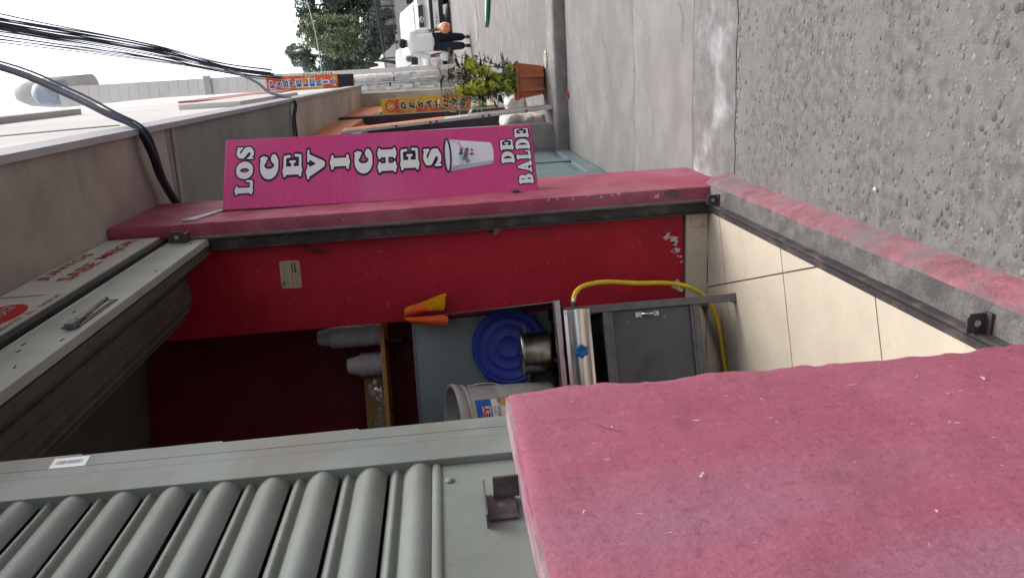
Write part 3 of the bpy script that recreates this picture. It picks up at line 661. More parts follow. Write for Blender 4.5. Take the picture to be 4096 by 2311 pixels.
# ================================================================== RAISED DOOR SHUTTER AND ITS FRAME
ds = thing('roller_shutter', 'raised door shutter rolled up above the open doorway, with pale bottom rail and dark frame', 'roller shutter', (-.66, 2.4, .1))
MB().box((-.672, 1.30, 2.338), (-.642, 3.405, 2.487)).build('bottom_rail', M['rail'], ds, bevel=.003)
MB().tube([(-.652, 1.30, 2.494), (-.652, 3.40, 2.494)], .012, 8).build('rail_bead', M['rail'], ds, smooth=True)
dr = MB(Matrix.Translation((-.86, 1.38, 2.60)) @ Matrix.Rotation(-math.pi / 2, 4, 'X')); dr.lathe([(.02, 0), (.168, 0), (.172, .05), (.172, 1.92), (.168, 1.97), (.02, 1.97)], 40); dr.build('curtain_roll', M['drum'], ds, smooth=False)
for k in range(9):
    a = R_(200 + 15 * k); MB().tube([(-.86 + .173 * math.cos(a), 1.40, 2.60 + .173 * math.sin(a)), (-.86 + .173 * math.cos(a), 3.33, 2.60 + .173 * math.sin(a))], .006, 6).build('rolled_slat', M['drum'], ds)
MB().box((-.712, 1.30, 2.34), (-.678, 3.405, 2.50)).build('rail_back', M['drum'], ds)
# lock set in the rail
lk = MB(); lk.box((-.6415, 2.19, 2.362), (-.6385, 2.47, 2.412)); lock = lk.build('lock', M['inkgrey'], ds)
MB().box((-.638, 2.27, 2.372), (-.636, 2.44, 2.386)).build('lock_face', M['steel'], lock)
MB().box((-.638, 2.27, 2.394), (-.636, 2.46, 2.404)).build('lock_face', M['steel'], lock)
MB().tube([(-.634, 2.21, 2.378), (-.634, 2.47, 2.394)], .006, 6).build('lock_bolt', M['dsteel'], lock)
MB().box((-.64, 2.17, 2.368), (-.622, 2.215, 2.394)).build('bolt_end', M['cabl'], lock, bevel=.003)
random.seed(8)
for _ in range(9):
    y = random.uniform(1.7, 3.3); z = random.uniform(2.36, 2.46); MB().tube([(-.6412, y, z), (-.6412, y + .018, z + random.uniform(-.004, .004))], .0022, 5).build('scratch', M['inkgrey'], ds)
def tab(name, y, z, dy, rot, parent):
    f = frame((-.638, y, z), (1, 0, 0), (0, 0, 1)) @ Matrix.Rotation(rot, 4, 'Z')
    mb = MB(f); pts = [(-.002, -.045), (.040, -.045), (.048, -.035), (.048, .012), (.040, .02), (-.002, .02)]; mb.prism(pts, -.003, .003, 2); o = mb.build(name, M['dsteel'], parent, bevel=.001)
    MB(f).disc((.024, -.012), .0085, .0085, 16, -.0042).build('bolt_hole', M['rail'], o); MB(f).disc((.024, -.012), .0085, .0085, 16, .0042).build('bolt_hole', M['rail'], o); return o
tab('lug', 3.33, 2.455, 0, 0.0, ds)
MB().box((-.640, 3.325, 2.405), (-.600, 3.385, 2.411)).build('lug_foot', M['dsteel'], ds)
# vertical guide against the pillar
MB().prism([(-.694, 3.385), (-.690, 3.385), (-.690, 3.413), (-.644, 3.413), (-.644, 3.388), (-.640, 3.388), (-.640, 3.4185), (-.694, 3.4185)], .10, 2.50, 2).build('guide', M['dsteel'], ds)
MB().box((-.6398, 3.398, .10), (-.632, 3.4180, 2.49)).build('guide_lip', mat('worn_guide_lip', (0.24, 0.20, 0.19), .5, var=.25, scale=9), ds)
# threshold channel on the floor
MB().prism([(-.642, .096), (-.642, .128), (-.647, .128), (-.647, .106), (-.664, .106), (-.664, .117), (-.667, .117), (-.667, .104), (-.692, .102), (-.692, .094)], 1.372, 3.40, 1).build('threshold', M['dsteel'], ds)
def lug2(y, parent):
    f = frame((-.620, y, .115), (1, 0, 0), (0, 0, 1)); mb = MB(f); mb.prism([(-.022, -.02), (.025, -.02), (.025, .028), (.016, .034), (-.022, .034)], -.003, .003, 2); o = mb.build('lug', M['dsteel'], parent, bevel=.001)
    MB(f).disc((.002, .010), .008, .008, 16, -.0042).build('bolt_hole', M['fascia'], o); MB(f).disc((.002, .010), .008, .008, 16, .0042).build('bolt_hole', M['fascia'], o)
    MB().box((-.645, y - .02, .100), (-.592, y + .004, .106)).build('lug_foot', M['dsteel'], parent)
lug2(3.30, ds); lug2(1.56, ds)

# ================================================================== DRINKS SIGN ABOVE THE DOOR
sg = thing('shop_sign', 'white sign box with red lettering and red disc over the doorway', 'sign', (-.64, 2.4, 2.54))
MB().box((-.680, 1.2, 2.540), (-.622, 3.405, 2.758)).build('panel', M['offw'], sg)
MB().box((-.700, 1.2, 2.506), (-.628, 3.402, 2.5385)).build('underside_shade', M['black'], sg)  # black strip painted in for the shadow gap under the sign box
FXs = lambda y, z: frame((-.622, y, z), (0, 1, 0), (0, 0, 1))
text('JUNTOS', FXs(2.935, 2.717), .42, .052, M['inkdred'], sg, bold=.02)
text('SABE', FXs(2.84, 2.632), .27, .056, M['inkdred'], sg, bold=.02); text('MEJOR', FXs(3.20, 2.632), .34, .056, M['inkdred'], sg, bold=.02)
text('SIENTE', FXs(2.20, 2.556), .155, .018, M['inkdred'], sg, bold=.01); text('EL', FXs(2.325, 2.556), .045, .018, M['inkdred'], sg, bold=.01); text('SABOR', FXs(2.45, 2.556), .14, .018, M['inkdred'], sg, bold=.01)
MB(FXs(2.30, 2.645)).disc((0, 0), .13, .072, 40, .0014).build('red_disc', M['inkred'], sg)
text('cola', FXs(2.33, 2.65) @ Matrix.Rotation(.1, 4, 'Z'), .14, .055, M['offw'], sg, bold=-.01, shear=.35, lift=.003)
MB(FXs(2.524, 2.678)).poly([(-.004, -.07, .0014), (.004, -.07, .0014), (.004, .075, .0014), (-.004, .075, .0014)]).build('divider_line', M['inkdred'], sg)

# ================================================================== PROJECTING CEVICHE SIGN
cev = thing('projecting_sign', 'magenta vertical sign box reading LOS CEVICHES DE BALDE on the pink pillar', 'sign', (-.57, 3.7, .86))
o0 = Vector((-.583, 3.655, .858)); ex = Vector((-.283 + .583, .225, 0)); SWd = ex.length; SHt = 1.475
CF = frame(o0, ex, (0, 0, 1)) @ Matrix.Rotation(R_(-.9), 4, 'Z')
bx = MB(CF); bx.box((0, 0, -.045), (SWd, SHt, 0)); bx.build('box', [M['mag']], cev, bevel=.0025)
MB(CF).box((-.003, -.001, -.046), (.0005, SHt + .001, -.004)).build('side_edge', M['magedge'], cev)
MB(CF).box((-.001, -.003, -.046), (SWd, -.0003, -.004)).build('bottom_edge', M['magedge'], cev)
def at(fx, fy): return CF @ Matrix.Translation((fx * SWd, (1 - fy) * SHt, 0))
def row(word, fx0, fx1, fy0, fy1, gap=.0):
    """letters of one line set between sign fractions (fy from the top)"""
    tot = sum(GL[c][0] for c in word); x = fx0; wd = (fx1 - fx0 - gap * (len(word) - 1))
    for c in word:
        lw = wd * GL[c][0] / tot; glyph(c, at(x, fy1), lw * SWd * .93, (fy1 - fy0) * SHt, cev, M['white'], M['navy'], ow=.085); x += lw + gap
row('LOS', .19, .91, .037, .090)
for c, fy, x0, x1 in (('C', .141, .41, .76), ('E', .215, .42, .76), ('V', .290, .385, .80), ('I', .367, .49, .70), ('C', .443, .42, .765), ('H', .519, .40, .785), ('E', .592, .425, .76), ('S', .666, .44, .745)):
    row(c, x0 - .015, x1 + .015, fy - .0285, fy + .0285)
row('DE', .43, .81, .893, .934)
row('BALDE', .12, .965, .944, .989)
# printed picture of a white enamel bucket
bt = (1 - .716) * SHt; bbm = (1 - .868) * SHt; cx = .60 * SWd
def pr_poly(name, pts, m, lift): MB(CF).poly([(a_, b_, lift) for a_, b_ in pts]).build(name, m, cev)
def bez(cx_, cy_, rx, ry, a_0, a_1, n=14): return [(cx_ + rx * math.cos(R_(a_0 + (a_1 - a_0) * k / n)), cy_ + ry * math.sin(R_(a_0 + (a_1 - a_0) * k / n))) for k in range(n + 1)]
pr_poly('printed_bucket', bez(cx, bt, .090, .016, 180, 0) + bez(cx, bbm + .014, .060, .014, 0, -180), M['pbkt'], .0012)
pr_poly('printed_side', [(cx - .090, bt), (cx - .060, bt - .010), (cx - .040, bbm + .004), (cx - .060, bbm + .014)], M['pgrey'], .0018)
pr_poly('printed_hoop', [(cx - .079, bt - .060), (cx + .079, bt - .060), (cx + .0785, bt - .064), (cx - .0785, bt - .064)], M['pgrey'], .0020)
v, f = sdist_mesh(strokes([(a_, b_, .0042) for a_, b_ in bez(cx, bt, .092, .016, 0, 360, 30)]), (cx - .105, bt - .03, cx + .105, bt + .03), .0022, 0); MB(CF).add([(a_, b_, .0024) for a_, b_, _ in v], f).build('printed_rim', M['navy'], cev)
han = [(cx + .088, bt - .004, .0010), (cx + .070, bt - .045, .0010), (cx + .030, bt - .088, .0010), (cx - .010, bt - .092, .0010), (cx - .050, bt - .070, .0010), (cx - .088, bt - .010, .0010)]
v, f = sdist_mesh(strokes(han), (cx - .1, bt - .1, cx + .1, bt + .005), .0012, 0); MB(CF).add([(a_, b_, .0028) for a_, b_, _ in v], f).build('printed_handle', M['inkpurp'], cev)
pr_poly('printed_grip', [(cx - .030, bt - .072), (cx + .034, bt - .088), (cx + .036, bt - .106), (cx - .028, bt - .094)], M['inkpurp'], .0032)
random.seed(21)
for (a, b, r, m) in ((.010, -.068, .012, 'inkblue'), (-.020, -.074, .009, 'inkgreen'), (.028, -.070, .008, 'inkred'), (-.034, -.094, .010, 'inkgreen'), (.0, -.118, .008, 'inkpurp'), (.022, -.120, .006, 'inkred')):
    blob_patch('printed_flower', CF @ Matrix.Translation((cx + a, bt + b, 0)), r, M[m], cev, lift=.0036 + random.random() * .0008, n=10, rough=.5)
# iron strap holding the sign
MB().prism([(3.47, 2.40), (3.475, 2.46), (3.485, 2.46), (3.70, 2.345), (3.70, 2.33)], -.573, -.566, 0).build('strap', M['pgrey'], cev)
MB().box((-.574, 3.62, .95), (-.566, 3.72, .98)).build('strap', M['dsteel'], cev)

# ================================================================== STOVE
stv = thing('gas_stove', 'grey steel stove with stainless front and blue knob beside the red wall', 'stove', tuple(S(.35, .25, .1)))
def sb(name, a, b, m, parent=stv, bevel=.002): return MB(SF).box(a, b).build(name, M[m], parent, bevel=bevel)
W_ = .80; DP = .40
for a, d_ in ((0, 0), (W_, 0), (0, DP - .03), (W_, DP - .03)):
    sb('leg', (a, d_, .102), (a + .032, d_ + .032, .846), 'cabl')
    sb('foot', (a - .003, d_ - .003, .1), (a + .035, d_ + .035, .116), 'cabl', bevel=.003)
sb('frame_bar', (.033, 0.001, .262), (W_ - .001, .031, .292), 'cabl'); sb('frame_bar', (.033, .001, .652), (W_ - .001, .031, .680), 'cabl')
sb('frame_bar', (.001, .033, .262), (.031, DP - .031, .292), 'cabl'); sb('frame_bar', (.001, .033, .652), (.031, DP - .031, .680), 'cabl')
sb('side_panel', (.012, .033, .293), (.016, DP - .031, .651), 'cab')
sb('door_frame', (.034, .002, .293), (W_, .020, .304), 'cabl', bevel=.001); sb('door_frame', (.034, .002, .640), (W_, .020, .6515), 'cabl', bevel=.001)
sb('door', (.034, .012, .305), (W_ - .002, .026, .639), 'cab')
sb('bottom_panel', (.02, .034, .255), (W_, DP, .261), 'cab'); sb('shelf_panel', (.02, .034, .645), (W_, DP, .651), 'black')
sb('dark_back', (.02, DP - .034, .30), (W_, DP - .032, .84), 'black')
hd = MB(SF); hd.tube([(.055, .012, .520), (.055, -.012, .512), (.056, -.020, .495), (.056, -.020, .480), (.055, -.012, .463), (.055, .012, .455)], .0055, 8); ho = hd.build('handle', M['chrome'], stv, smooth=True)
for z in (.524, .450): MB(SF).box((.045, .0085, z - .012), (.066, .0115, z + .014)).build('handle_plate', M['chrome'], ho, bevel=.001)
# bulging stainless control panel
cp = MB(SF); pts = []; n = 12
prf = [(-.004, .846), (-.006, .832), (-.010, .828)] + [(-.010 - .020 * math.sin(math.pi * k / n), .826 - .072 * k / n) for k in range(n + 1)] + [(-.010, .752), (-.006, .748), (-.004, .736)]
vs_ = []
for a in (.012, W_ + .02):
    for (d_, z) in prf: vs_.append((a, d_, z))
m_ = len(prf); fs_ = [(j, j + 1, m_ + j + 1, m_ + j) for j in range(m_ - 1)] + [tuple(range(m_)), tuple(range(2 * m_ - 1, m_ - 1, -1))]
cp.add(vs_, fs_); cp.build('control_panel', M['steel'], stv)
for z in (.840, .741): MB(SF @ Matrix.Translation((.024, -.006, z)) @ Matrix.Rotation(math.pi / 2, 4, 'X')).lathe([(.005, 0), (.0045, .002), (.001, .003)], 10).build('screw', M['chrome'], stv)
kb = MB(SF @ Matrix.Translation((.187, -.030, .792)) @ Matrix.Rotation(math.pi / 2, 4, 'X'))
pk = []
for k in range(48):
    a = 2 * math.pi * k / 48; r = .0255 * (1 + .10 * math.cos(6 * a)); pk.append((r, a))
rings = [(1.0, .0), (1.06, .006), (1.06, .018), (.95, .024), (.72, .026), (.62, .022), (.01, .023)]
vs_ = [(r * q * math.cos(a) if q > .8 else .021 * q * math.cos(a), r * q * math.sin(a) if q > .8 else .021 * q * math.sin(a), z) for q, z in rings for r, a in pk]
kb.add(vs_, [(i * 48 + k, i * 48 + (k + 1) % 48, (i + 1) * 48 + (k + 1) % 48, (i + 1) * 48 + k) for i in range(len(rings) - 1) for k in range(48)])
kb.build('knob', M['knob'], stv, smooth=True)
MB(SF @ Matrix.Translation((.187, -.012, .792)) @ Matrix.Rotation(math.pi / 2, 4, 'X')).lathe([(.008, 0), (.008, .02)], 12).build('knob_stem', M['chrome'], stv)
# worktop rim, burner tray
MB(SF).prism([(-.034, .866), (-.034, .884), (-.028, .888), (-.010, .888), (-.010, .880), (-.026, .880), (-.026, .866)], 0, 1, 0) if False else None
rimp = [(-.030, .862), (-.034, .866), (-.034, .883), (-.029, .889), (.010, .889), (.010, .882), (-.024, .880), (-.024, .862)]
mb = MB(SF); nn = len(rimp); vs_ = [(-.030, d_, z) for d_, z in rimp] + [(W_ + .03, d_, z) for d_, z in rimp]
mb.add(vs_, [(i, (i + 1) % nn, nn + (i + 1) % nn, nn + i) for i in range(nn)] + [tuple(range(nn)), tuple(range(2 * nn - 1, nn - 1, -1))]); mb.build('worktop_rim', M['steel'], stv)
sb('burner_tray', (-.022, .012, .850), (W_ + .02, DP, .862), 'black')
sb('side_rim', (-.030, .012, .862), (-.024, DP, .889), 'steel', bevel=.001)
for a in (.17, .52):
    bn = MB(SF @ Matrix.Translation((a, .19, .862))); bn.lathe([(.07, 0), (.075, .008), (.05, .016), (.02, .018), (.001, .018)], 20); bn.build('burner', M['black'], stv)
    for q in range(4):
        an = q * math.pi / 2 + .4; MB(SF @ Matrix.Translation((a, .19, 0))).tube([(.03 * math.cos(an), .03 * math.sin(an), .888), (.13 * math.cos(an), .13 * math.sin(an), .888), (.135 * math.cos(an), .135 * math.sin(an), .866)], .005, 6).build('grate_bar', M['dsteel'], stv)
# back screen and sloping side screen
sb('back_screen', (-.012, DP, .862), (W_ + .03, DP + .004, 1.497), 'spanel', bevel=0)
sb('screen_lip', (-.012, DP - .012, 1.4975), (W_ + .03, DP + .004, 1.502), 'spanel', bevel=0)
side = [(0, .8625), (0, .888), (.045, .945), (DP - .002, 1.508), (DP - .002, .8625)]
mb = MB(SF); vs_ = [(-.0285, d_, z) for d_, z in side] + [(-.0265, d_, z) for d_, z in side]; mb.add(vs_, [(0, 1, 2, 3, 4), (9, 8, 7, 6, 5), (0, 5, 6, 1), (1, 6, 7, 2), (2, 7, 8, 3), (3, 8, 9, 4)]); mb.build('side_screen', M['spanel'], stv)
MB(SF).tube([(-.0275, 0.004, .890), (-.0275, .045, .946), (-.0275, DP - .004, 1.509)], .0022, 6).build('screen_edge', M['steel'], stv)
MB(SF).poly([(.01, DP - .003, .93), (.10, DP - .003, .93), (.10, DP - .003, .985), (.05, DP - .003, 1.0), (.01, DP - .003, .985)]).build('soot_mark', M['card'], stv)
# gas inlet and hose
MB(SF).tube([(.006, .018, .800), (-.012, .018, .800), (-.026, .018, .800)], .0075, 8).build('gas_inlet', M['dsteel'], stv)
hp = [(-.966, 3.076, .8005), (-.950, 3.084, .797), (-.925, 3.105, .778), (-.912, 3.13, .735), (-.914, 3.16, .64), (-.935, 3.175, .50), (-.952, 3.20, .37), (-.975, 3.215, .28), (-1.01, 3.23, .215), (-1.055, 3.235, .165), (-1.12, 3.225, .132), (-1.20, 3.20, .118), (-1.31, 3.165, .1125), (-1.42, 3.10, .1115), (-1.6, 2.98, .1115)]
def smooth_path(p, k=5):
    p = [Vector(q) for q in p]; out = []
    for i in range(len(p) - 1):
        a = p[max(0, i - 1)]; b = p[i]; c = p[i + 1]; e = p[min(len(p) - 1, i + 2)]
        for j in range(k):
            t = j / k; out.append(.5 * ((2 * b) + (c - a) * t + (2 * a - 5 * b + 4 * c - e) * t * t + (3 * b - a - 3 * c + e) * t ** 3))
    return out + [p[-1]]
hs_ = thing('gas_hose', 'yellow rubber gas hose curling from the stove down onto the tiles', 'hose', (-1.3, 3.15, .1))
MB().tube(smooth_path(hp), .0098, 12).build('tube', M['hose'], hs_, smooth=True)
MB().tube([(-.963, 3.077, .8005), (-.955, 3.081, .7985)], .0125, 10).build('hose_clamp', M['chrome'], hs_)

# ================================================================== THINGS ON THE STOVE
pc = S(.178, .17, .893)
pot = thing('cooking_pot', 'dented steel cooking pot with lid on the stove in front of the blue lid', 'pot', tuple(pc))
pm = MB(Matrix.Translation(pc)); pm.lathe([(.001, 0), (.078, 0), (.086, .006), (.089, .016), (.090, .118), (.094, .121), (.094, .125), (.088, .125), (.087, .120), (.084, .010), (.001, .008)], 40); pm.build('body', M['pot'], pot, smooth=True)
pm = MB(Matrix.Translation(pc) @ Matrix.Translation((0, 0, .1255))); pm.lathe([(.096, .0), (.097, .004), (.092, .009), (.078, .012), (.07, .008), (.001, .007)], 40); lidp = pm.build('lid', M['pot'], pot, smooth=True)
MB(Matrix.Translation(pc) @ Matrix.Translation((0, 0, .1325))).lathe([(.006, 0), (.006, .004), (.003, .005), (.0005, .005)], 10).build('lid_knob', M['dsteel'], lidp)
for s in (-1, 1):
    b_ = SA * s; h = [pc + b_ * .088 + SD * -.022 + Vector((0, 0, .105)), pc + b_ * .118 + SD * -.016 + Vector((0, 0, .108)), pc + b_ * .124 + Vector((0, 0, .109)), pc + b_ * .118 + SD * .016 + Vector((0, 0, .108)), pc + b_ * .088 + SD * .022 + Vector((0, 0, .105))]
    MB().tube(smooth_path(h, 4), .006, 8).build('handle', M['dsteel'], pot, smooth=True)
# blue lid leaning on the back screen
lc = S(.140, .335, 1.066); lean = R_(14)
LM = Matrix.Translation(lc) @ frame((0, 0, 0), SA, (SD * math.sin(lean) + Vector((0, 0, math.cos(lean))))) @ Matrix.Identity(4)
nv = (LM.to_3x3() @ Vector((0, 0, 1)))
if nv.dot(-SD) < 0: LM = LM @ Matrix.Rotation(math.pi, 4, 'Y')
bl = MB(LM); RL = .172
bl.lathe([(.001, .004), (.048, .004), (.050, .0050), (.052, .004), (.098, .004), (.100, .0050), (.102, .004), (.140, .004), (.143, .007), (.150, .008), (.154, .005), (.160, .005), (.165, .008), (RL, .006), (RL + .003, -.008), (RL, -.016), (.165, -.016), (.160, -.004), (.001, -.002)], 64)
blo = tag(bl.build('bucket_lid', M['blue'], smooth=True), 'round dark blue plastic lid leaning on the back of the stove', 'lid')
for a in (140, 205, 320):
    MB(LM @ Matrix.Rotation(R_(a), 4, 'Z') @ Matrix.Translation((RL + .002, 0, -.006))).box((-.003, -.016, -.008), (.010, .016, .006)).build('lid_tab', M['blue'], blo, bevel=.003)
# white plastic bucket, tipped a little forward on the burner grate
bc = S(.445, .20, .905)
bk = thing('plastic_bucket', 'milky plastic bucket with wire handle and printed label at the left of the stove', 'bucket', tuple(bc))
BM = Matrix.Translation(bc) @ Matrix.Rotation(R_(13), 4, -SA)
if (BM.to_3x3() @ Vector((0, 0, 1))).dot(SD) > 0: BM = Matrix.Translation(bc) @ Matrix.Rotation(R_(13), 4, SA)
BM = BM @ Matrix.Translation((0, 0, .006)) @ Matrix.Scale(1.04, 4); a0 = math.atan2(-SD.y, -SD.x)
mb = MB(BM); mb.lathe([(.001, 0), (.128, 0), (.132, .01), (.143, .375), (.143, .385), (.147, .390), (.147, .400), (.150, .402), (.158, .402), (.160, .424), (.157, .429), (.149, .429), (.146, .42), (.130, .02), (.001, .015)], 56); mb.build('body', M['bucket'], bk, smooth=True)
mb = MB(BM); mb.lathe([(.146, .376), (.153, .378), (.154, .384), (.147, .388)], 56, closed=True); mb.build('collar', M['bucket'], bk, smooth=True)
def on_b(th, z, off=0.001):
    r = .132 + (z / .375) * .011 + off; a = a0 + th; return BM @ Vector((r * math.cos(a), r * math.sin(a), z))
wp = [(a0 + .98, .157, .380), (a0 + .97, .180, .378), (a0 + .96, .184, .362), (a0 + .88, .202, .315), (a0 + .78, .208, .265), (a0 + .62, .206, .215), (a0 + .42, .200, .172), (a0 + .15, .192, .145), (a0 - .3, .187, .135), (a0 - .9, .19, .15)]
MB().tube(smooth_path([BM @ Vector((r * math.cos(a), r * math.sin(a), z)) for a, r, z in wp], 5), .0022, 6).build('wire_handle', M['chrome'], bk, smooth=True)
def lab_patch(name, t0, t1, z0, z1, m, off, parent):
    mb = MB(); vs_ = []; n = 10
    for i in range(n + 1):
        for z in (z0, z1): vs_.append(on_b(t0 + (t1 - t0) * i / n, z, off))
    mb.add(vs_, [(2 * i, 2 * i + 2, 2 * i + 3, 2 * i + 1) for i in range(n)]); return mb.build(name, M[m], parent)
# angles: positive turns to the picture's right (towards the red wall)
LB = lab_patch('label', .68, -.6, .205, .358, 'white', .0012, bk)
lab_patch('label_band', .68, -.6, .294, .358, 'inkblue', .0020, LB)
def lab_frame(th, z, off):
    r = .132 + (z / .375) * .011 + off; a = a0 + th; nr = Vector((math.cos(a), math.sin(a), 0)); return BM @ frame((r * nr.x, r * nr.y, z), (-nr.y, nr.x, 0), (0, 0, 1))
def lab_text(body, th, z, w, h, m, off, bold=.0): text(body, lab_frame(th, z, off), w, h, m, LB, bold=bold, lift=.0006)
lab_patch('label_crown', .46, -.18, .298, .334, 'white', .0028, LB)
lab_text('REY', .22, .319, .074, .026, M['inkred'], .0046, .04)
lab_text('PLAST', .22, .303, .074, .008, M['inkblue'], .0050)
lab_text('BALDE', .34, .283, .032, .007, M['inkgrey'], .0024)
lab_text('COMERCIAL 20L', .26, .266, .120, .013, M['inkgrey'], .0052, .01)
for th, z, r, m in ((.58, .244, .019, 'inktan'), (.50, .228, .015, 'inkdred')): MB(lab_frame(th, z, .0034)).disc((0, 0), r, r, 20, .0).build('printed_fruit', M[m], LB)
lab_patch('printed_block', .10, .26, .212, .232, 'inkblue', .0024, LB)
# folded cloth hung over the side screen
def sheet(name, rows, m, parent, thick=.0035):
    rows = [[(a + .004 * noise.noise(Vector((a * 60, z * 40, 1))), d_ + .016 * noise.noise(Vector((a * 45, z * 30, 5))) + (.007 if (i + j) % 2 else -.007), z + .005 * noise.noise(Vector((a * 70, z * 20, 9)))) for j, (a, d_, z) in enumerate(r)] for i, r in enumerate(rows)]
    mb = MB(SF); n = len(rows[0]); vs_ = [p for r in rows for p in r]; fs_ = [(i * n + j, i * n + j + 1, (i + 1) * n + j + 1, (i + 1) * n + j) for i in range(len(rows) - 1) for j in range(n - 1)]
    mb.add(vs_, fs_); o = mb.build(name, M[m], parent, smooth=True)
    s = o.modifiers.new('thick', 'SOLIDIFY'); s.thickness = thick; s.offset = 0; u = o.modifiers.new('sub', 'SUBSURF'); u.levels = 2; u.render_levels = 2; u.boundary_smooth = 'PRESERVE_CORNERS'; return o
cl = thing('dish_cloth', 'orange and yellow dish cloth folded over the edge of the stove screen', 'cloth', tuple(S(-.03, .4, 1.4)))
# hangs on the sloping edge near the top; rows run down the cloth: (across, depth, height)
sheet('yellow_flap', [[(-0.041, 0.347, 1.529), (-0.057, 0.342, 1.534), (-0.073, 0.342, 1.524), (-0.081, 0.347, 1.514)],
                      [(-0.045, 0.327, 1.479), (-0.061, 0.317, 1.474), (-0.079, 0.312, 1.472), (-0.089, 0.322, 1.464)],
                      [(-0.051, 0.317, 1.419), (-0.073, 0.302, 1.416), (-0.095, 0.304, 1.419), (-0.107, 0.312, 1.412)],
                      [(-0.047, 0.312, 1.369), (-0.073, 0.296, 1.362), (-0.103, 0.298, 1.366), (-0.123, 0.308, 1.356)],
                      [(-0.043, 0.310, 1.344), (-0.071, 0.292, 1.336), (-0.107, 0.296, 1.334), (-0.127, 0.306, 1.322)]], 'cloth_y', cl)
sheet('orange_fold', [[(-0.032, 0.332, 1.535), (-0.043, 0.307, 1.532), (-0.055, 0.304, 1.520), (-0.065, 0.312, 1.506)],
                      [(-0.033, 0.317, 1.514), (-0.047, 0.287, 1.506), (-0.063, 0.287, 1.494), (-0.077, 0.302, 1.474)],
                      [(-0.039, 0.307, 1.474), (-0.053, 0.280, 1.466), (-0.069, 0.282, 1.456), (-0.088, 0.297, 1.444)],
                      [(-0.045, 0.304, 1.426), (-0.053, 0.284, 1.422), (-0.061, 0.284, 1.422), (-0.069, 0.296, 1.426)]], 'cloth_o', cl)
sheet('orange_flap', [[(-0.032, 0.332, 1.535), (-0.021, 0.317, 1.530), (-0.009, 0.317, 1.516), (-0.001, 0.332, 1.494)],
                      [(-0.031, 0.312, 1.499), (-0.017, 0.297, 1.484), (-0.003, 0.297, 1.472), (0.009, 0.312, 1.456)],
                      [(-0.029, 0.304, 1.434), (-0.013, 0.284, 1.424), (0.003, 0.292, 1.419), (0.017, 0.304, 1.409)],
                      [(-0.027, 0.300, 1.374), (-0.009, 0.278, 1.366), (0.007, 0.288, 1.366), (0.023, 0.300, 1.356)],
                      [(-0.025, 0.298, 1.332), (-0.007, 0.274, 1.326), (0.009, 0.284, 1.330), (0.026, 0.296, 1.322)]], 'cloth_o', cl)

# ================================================================== SHELF, CUPS, BOX
shf = thing('wall_shelf', 'plain wooden wall shelf above the stove screen', 'shelf', tuple(S(.3, .68, 1.65)))
MB(SF).box((-.30, .55, 1.648), (1.3, .792, 1.668)).build('board', M['wood'], shf, bevel=.001)
for a in (.05, .9): MB(SF).box((a, .60, 1.56), (a + .02, .795, 1.6475)).build('bracket', M['dark'], shf)
def cup_mesh(r0, r1, h):
    mb = MB(); mb.lathe([(.001, h), (r0 - .003, h), (r0, h - .003), (r1 - .006, .008), (r1 - .001, .0055), (r1 + .0035, .004), (r1 + .0035, .0), (r1 - .001, .0), (r1 - .008, .006), (r0 - .001, h - .005), (.001, h - .003)], 28)
    me = mb.mesh('cup'); me.materials.append(M['cup']); me.polygons.foreach_set('use_smooth', [True] * len(me.polygons)); return me
def stack(a, d_, n, me, h0, dz, label, group):
    random.seed(n)
    for k in range(n):
        o = link(me, 'plastic_cup'); p = S(a + random.uniform(-.0012, .0012), d_ + random.uniform(-.0012, .0012), 1.6685 + k * dz); o.matrix_basis = Matrix.Translation(p) @ Matrix.Rotation(random.random() * 6, 4, 'Z')
        tag(o, label, 'cup', group)
stack(.023, .62, 19, cup_mesh(.036, .054, .070), .07, .0130, 'clear plastic cup nested upside down in the taller stack by the red wall', 'cups of the taller stack')
stack(.170, .62, 9, cup_mesh(.038, .057, .070), .07, .0125, 'clear plastic cup nested upside down in the shorter stack on the shelf', 'cups of the shorter stack')
bxo = thing('cardboard_box', 'low open cardboard box on the shelf left of the cups', 'box', tuple(S(.45, .7, 1.668)))
MB(SF).box((.235, .700, 1.6685), (.70, .704, 1.775)).build('front_flap', M['card'], bxo)
MB(SF).box((.235, .785, 1.6685), (.70, .789, 1.775)).build('back_flap', M['card'], bxo)
MB(SF).box((.235, .7045, 1.6685), (.239, .7845, 1.775)).build('side_flap', M['card'], bxo)
random.seed(15); fm = MB(SF); vs_ = []; 
for i in range(14):
    for j in range(7): vs_.append((.24 + .028 * i, .64 + .012 * math.sin(i * 1.7 + j) + random.uniform(-.006, .006), 1.671 + .010 * j * (1 + .35 * math.sin(i * .9))))
fm.add(vs_, [(i * 7 + j, (i + 1) * 7 + j, (i + 1) * 7 + j + 1, i * 7 + j + 1) for i in range(13) for j in range(6)])
tag(fm.build('plastic_bag', M['film'], smooth=False), 'crumpled clear plastic bag in front of the cardboard box on the shelf', 'bag')
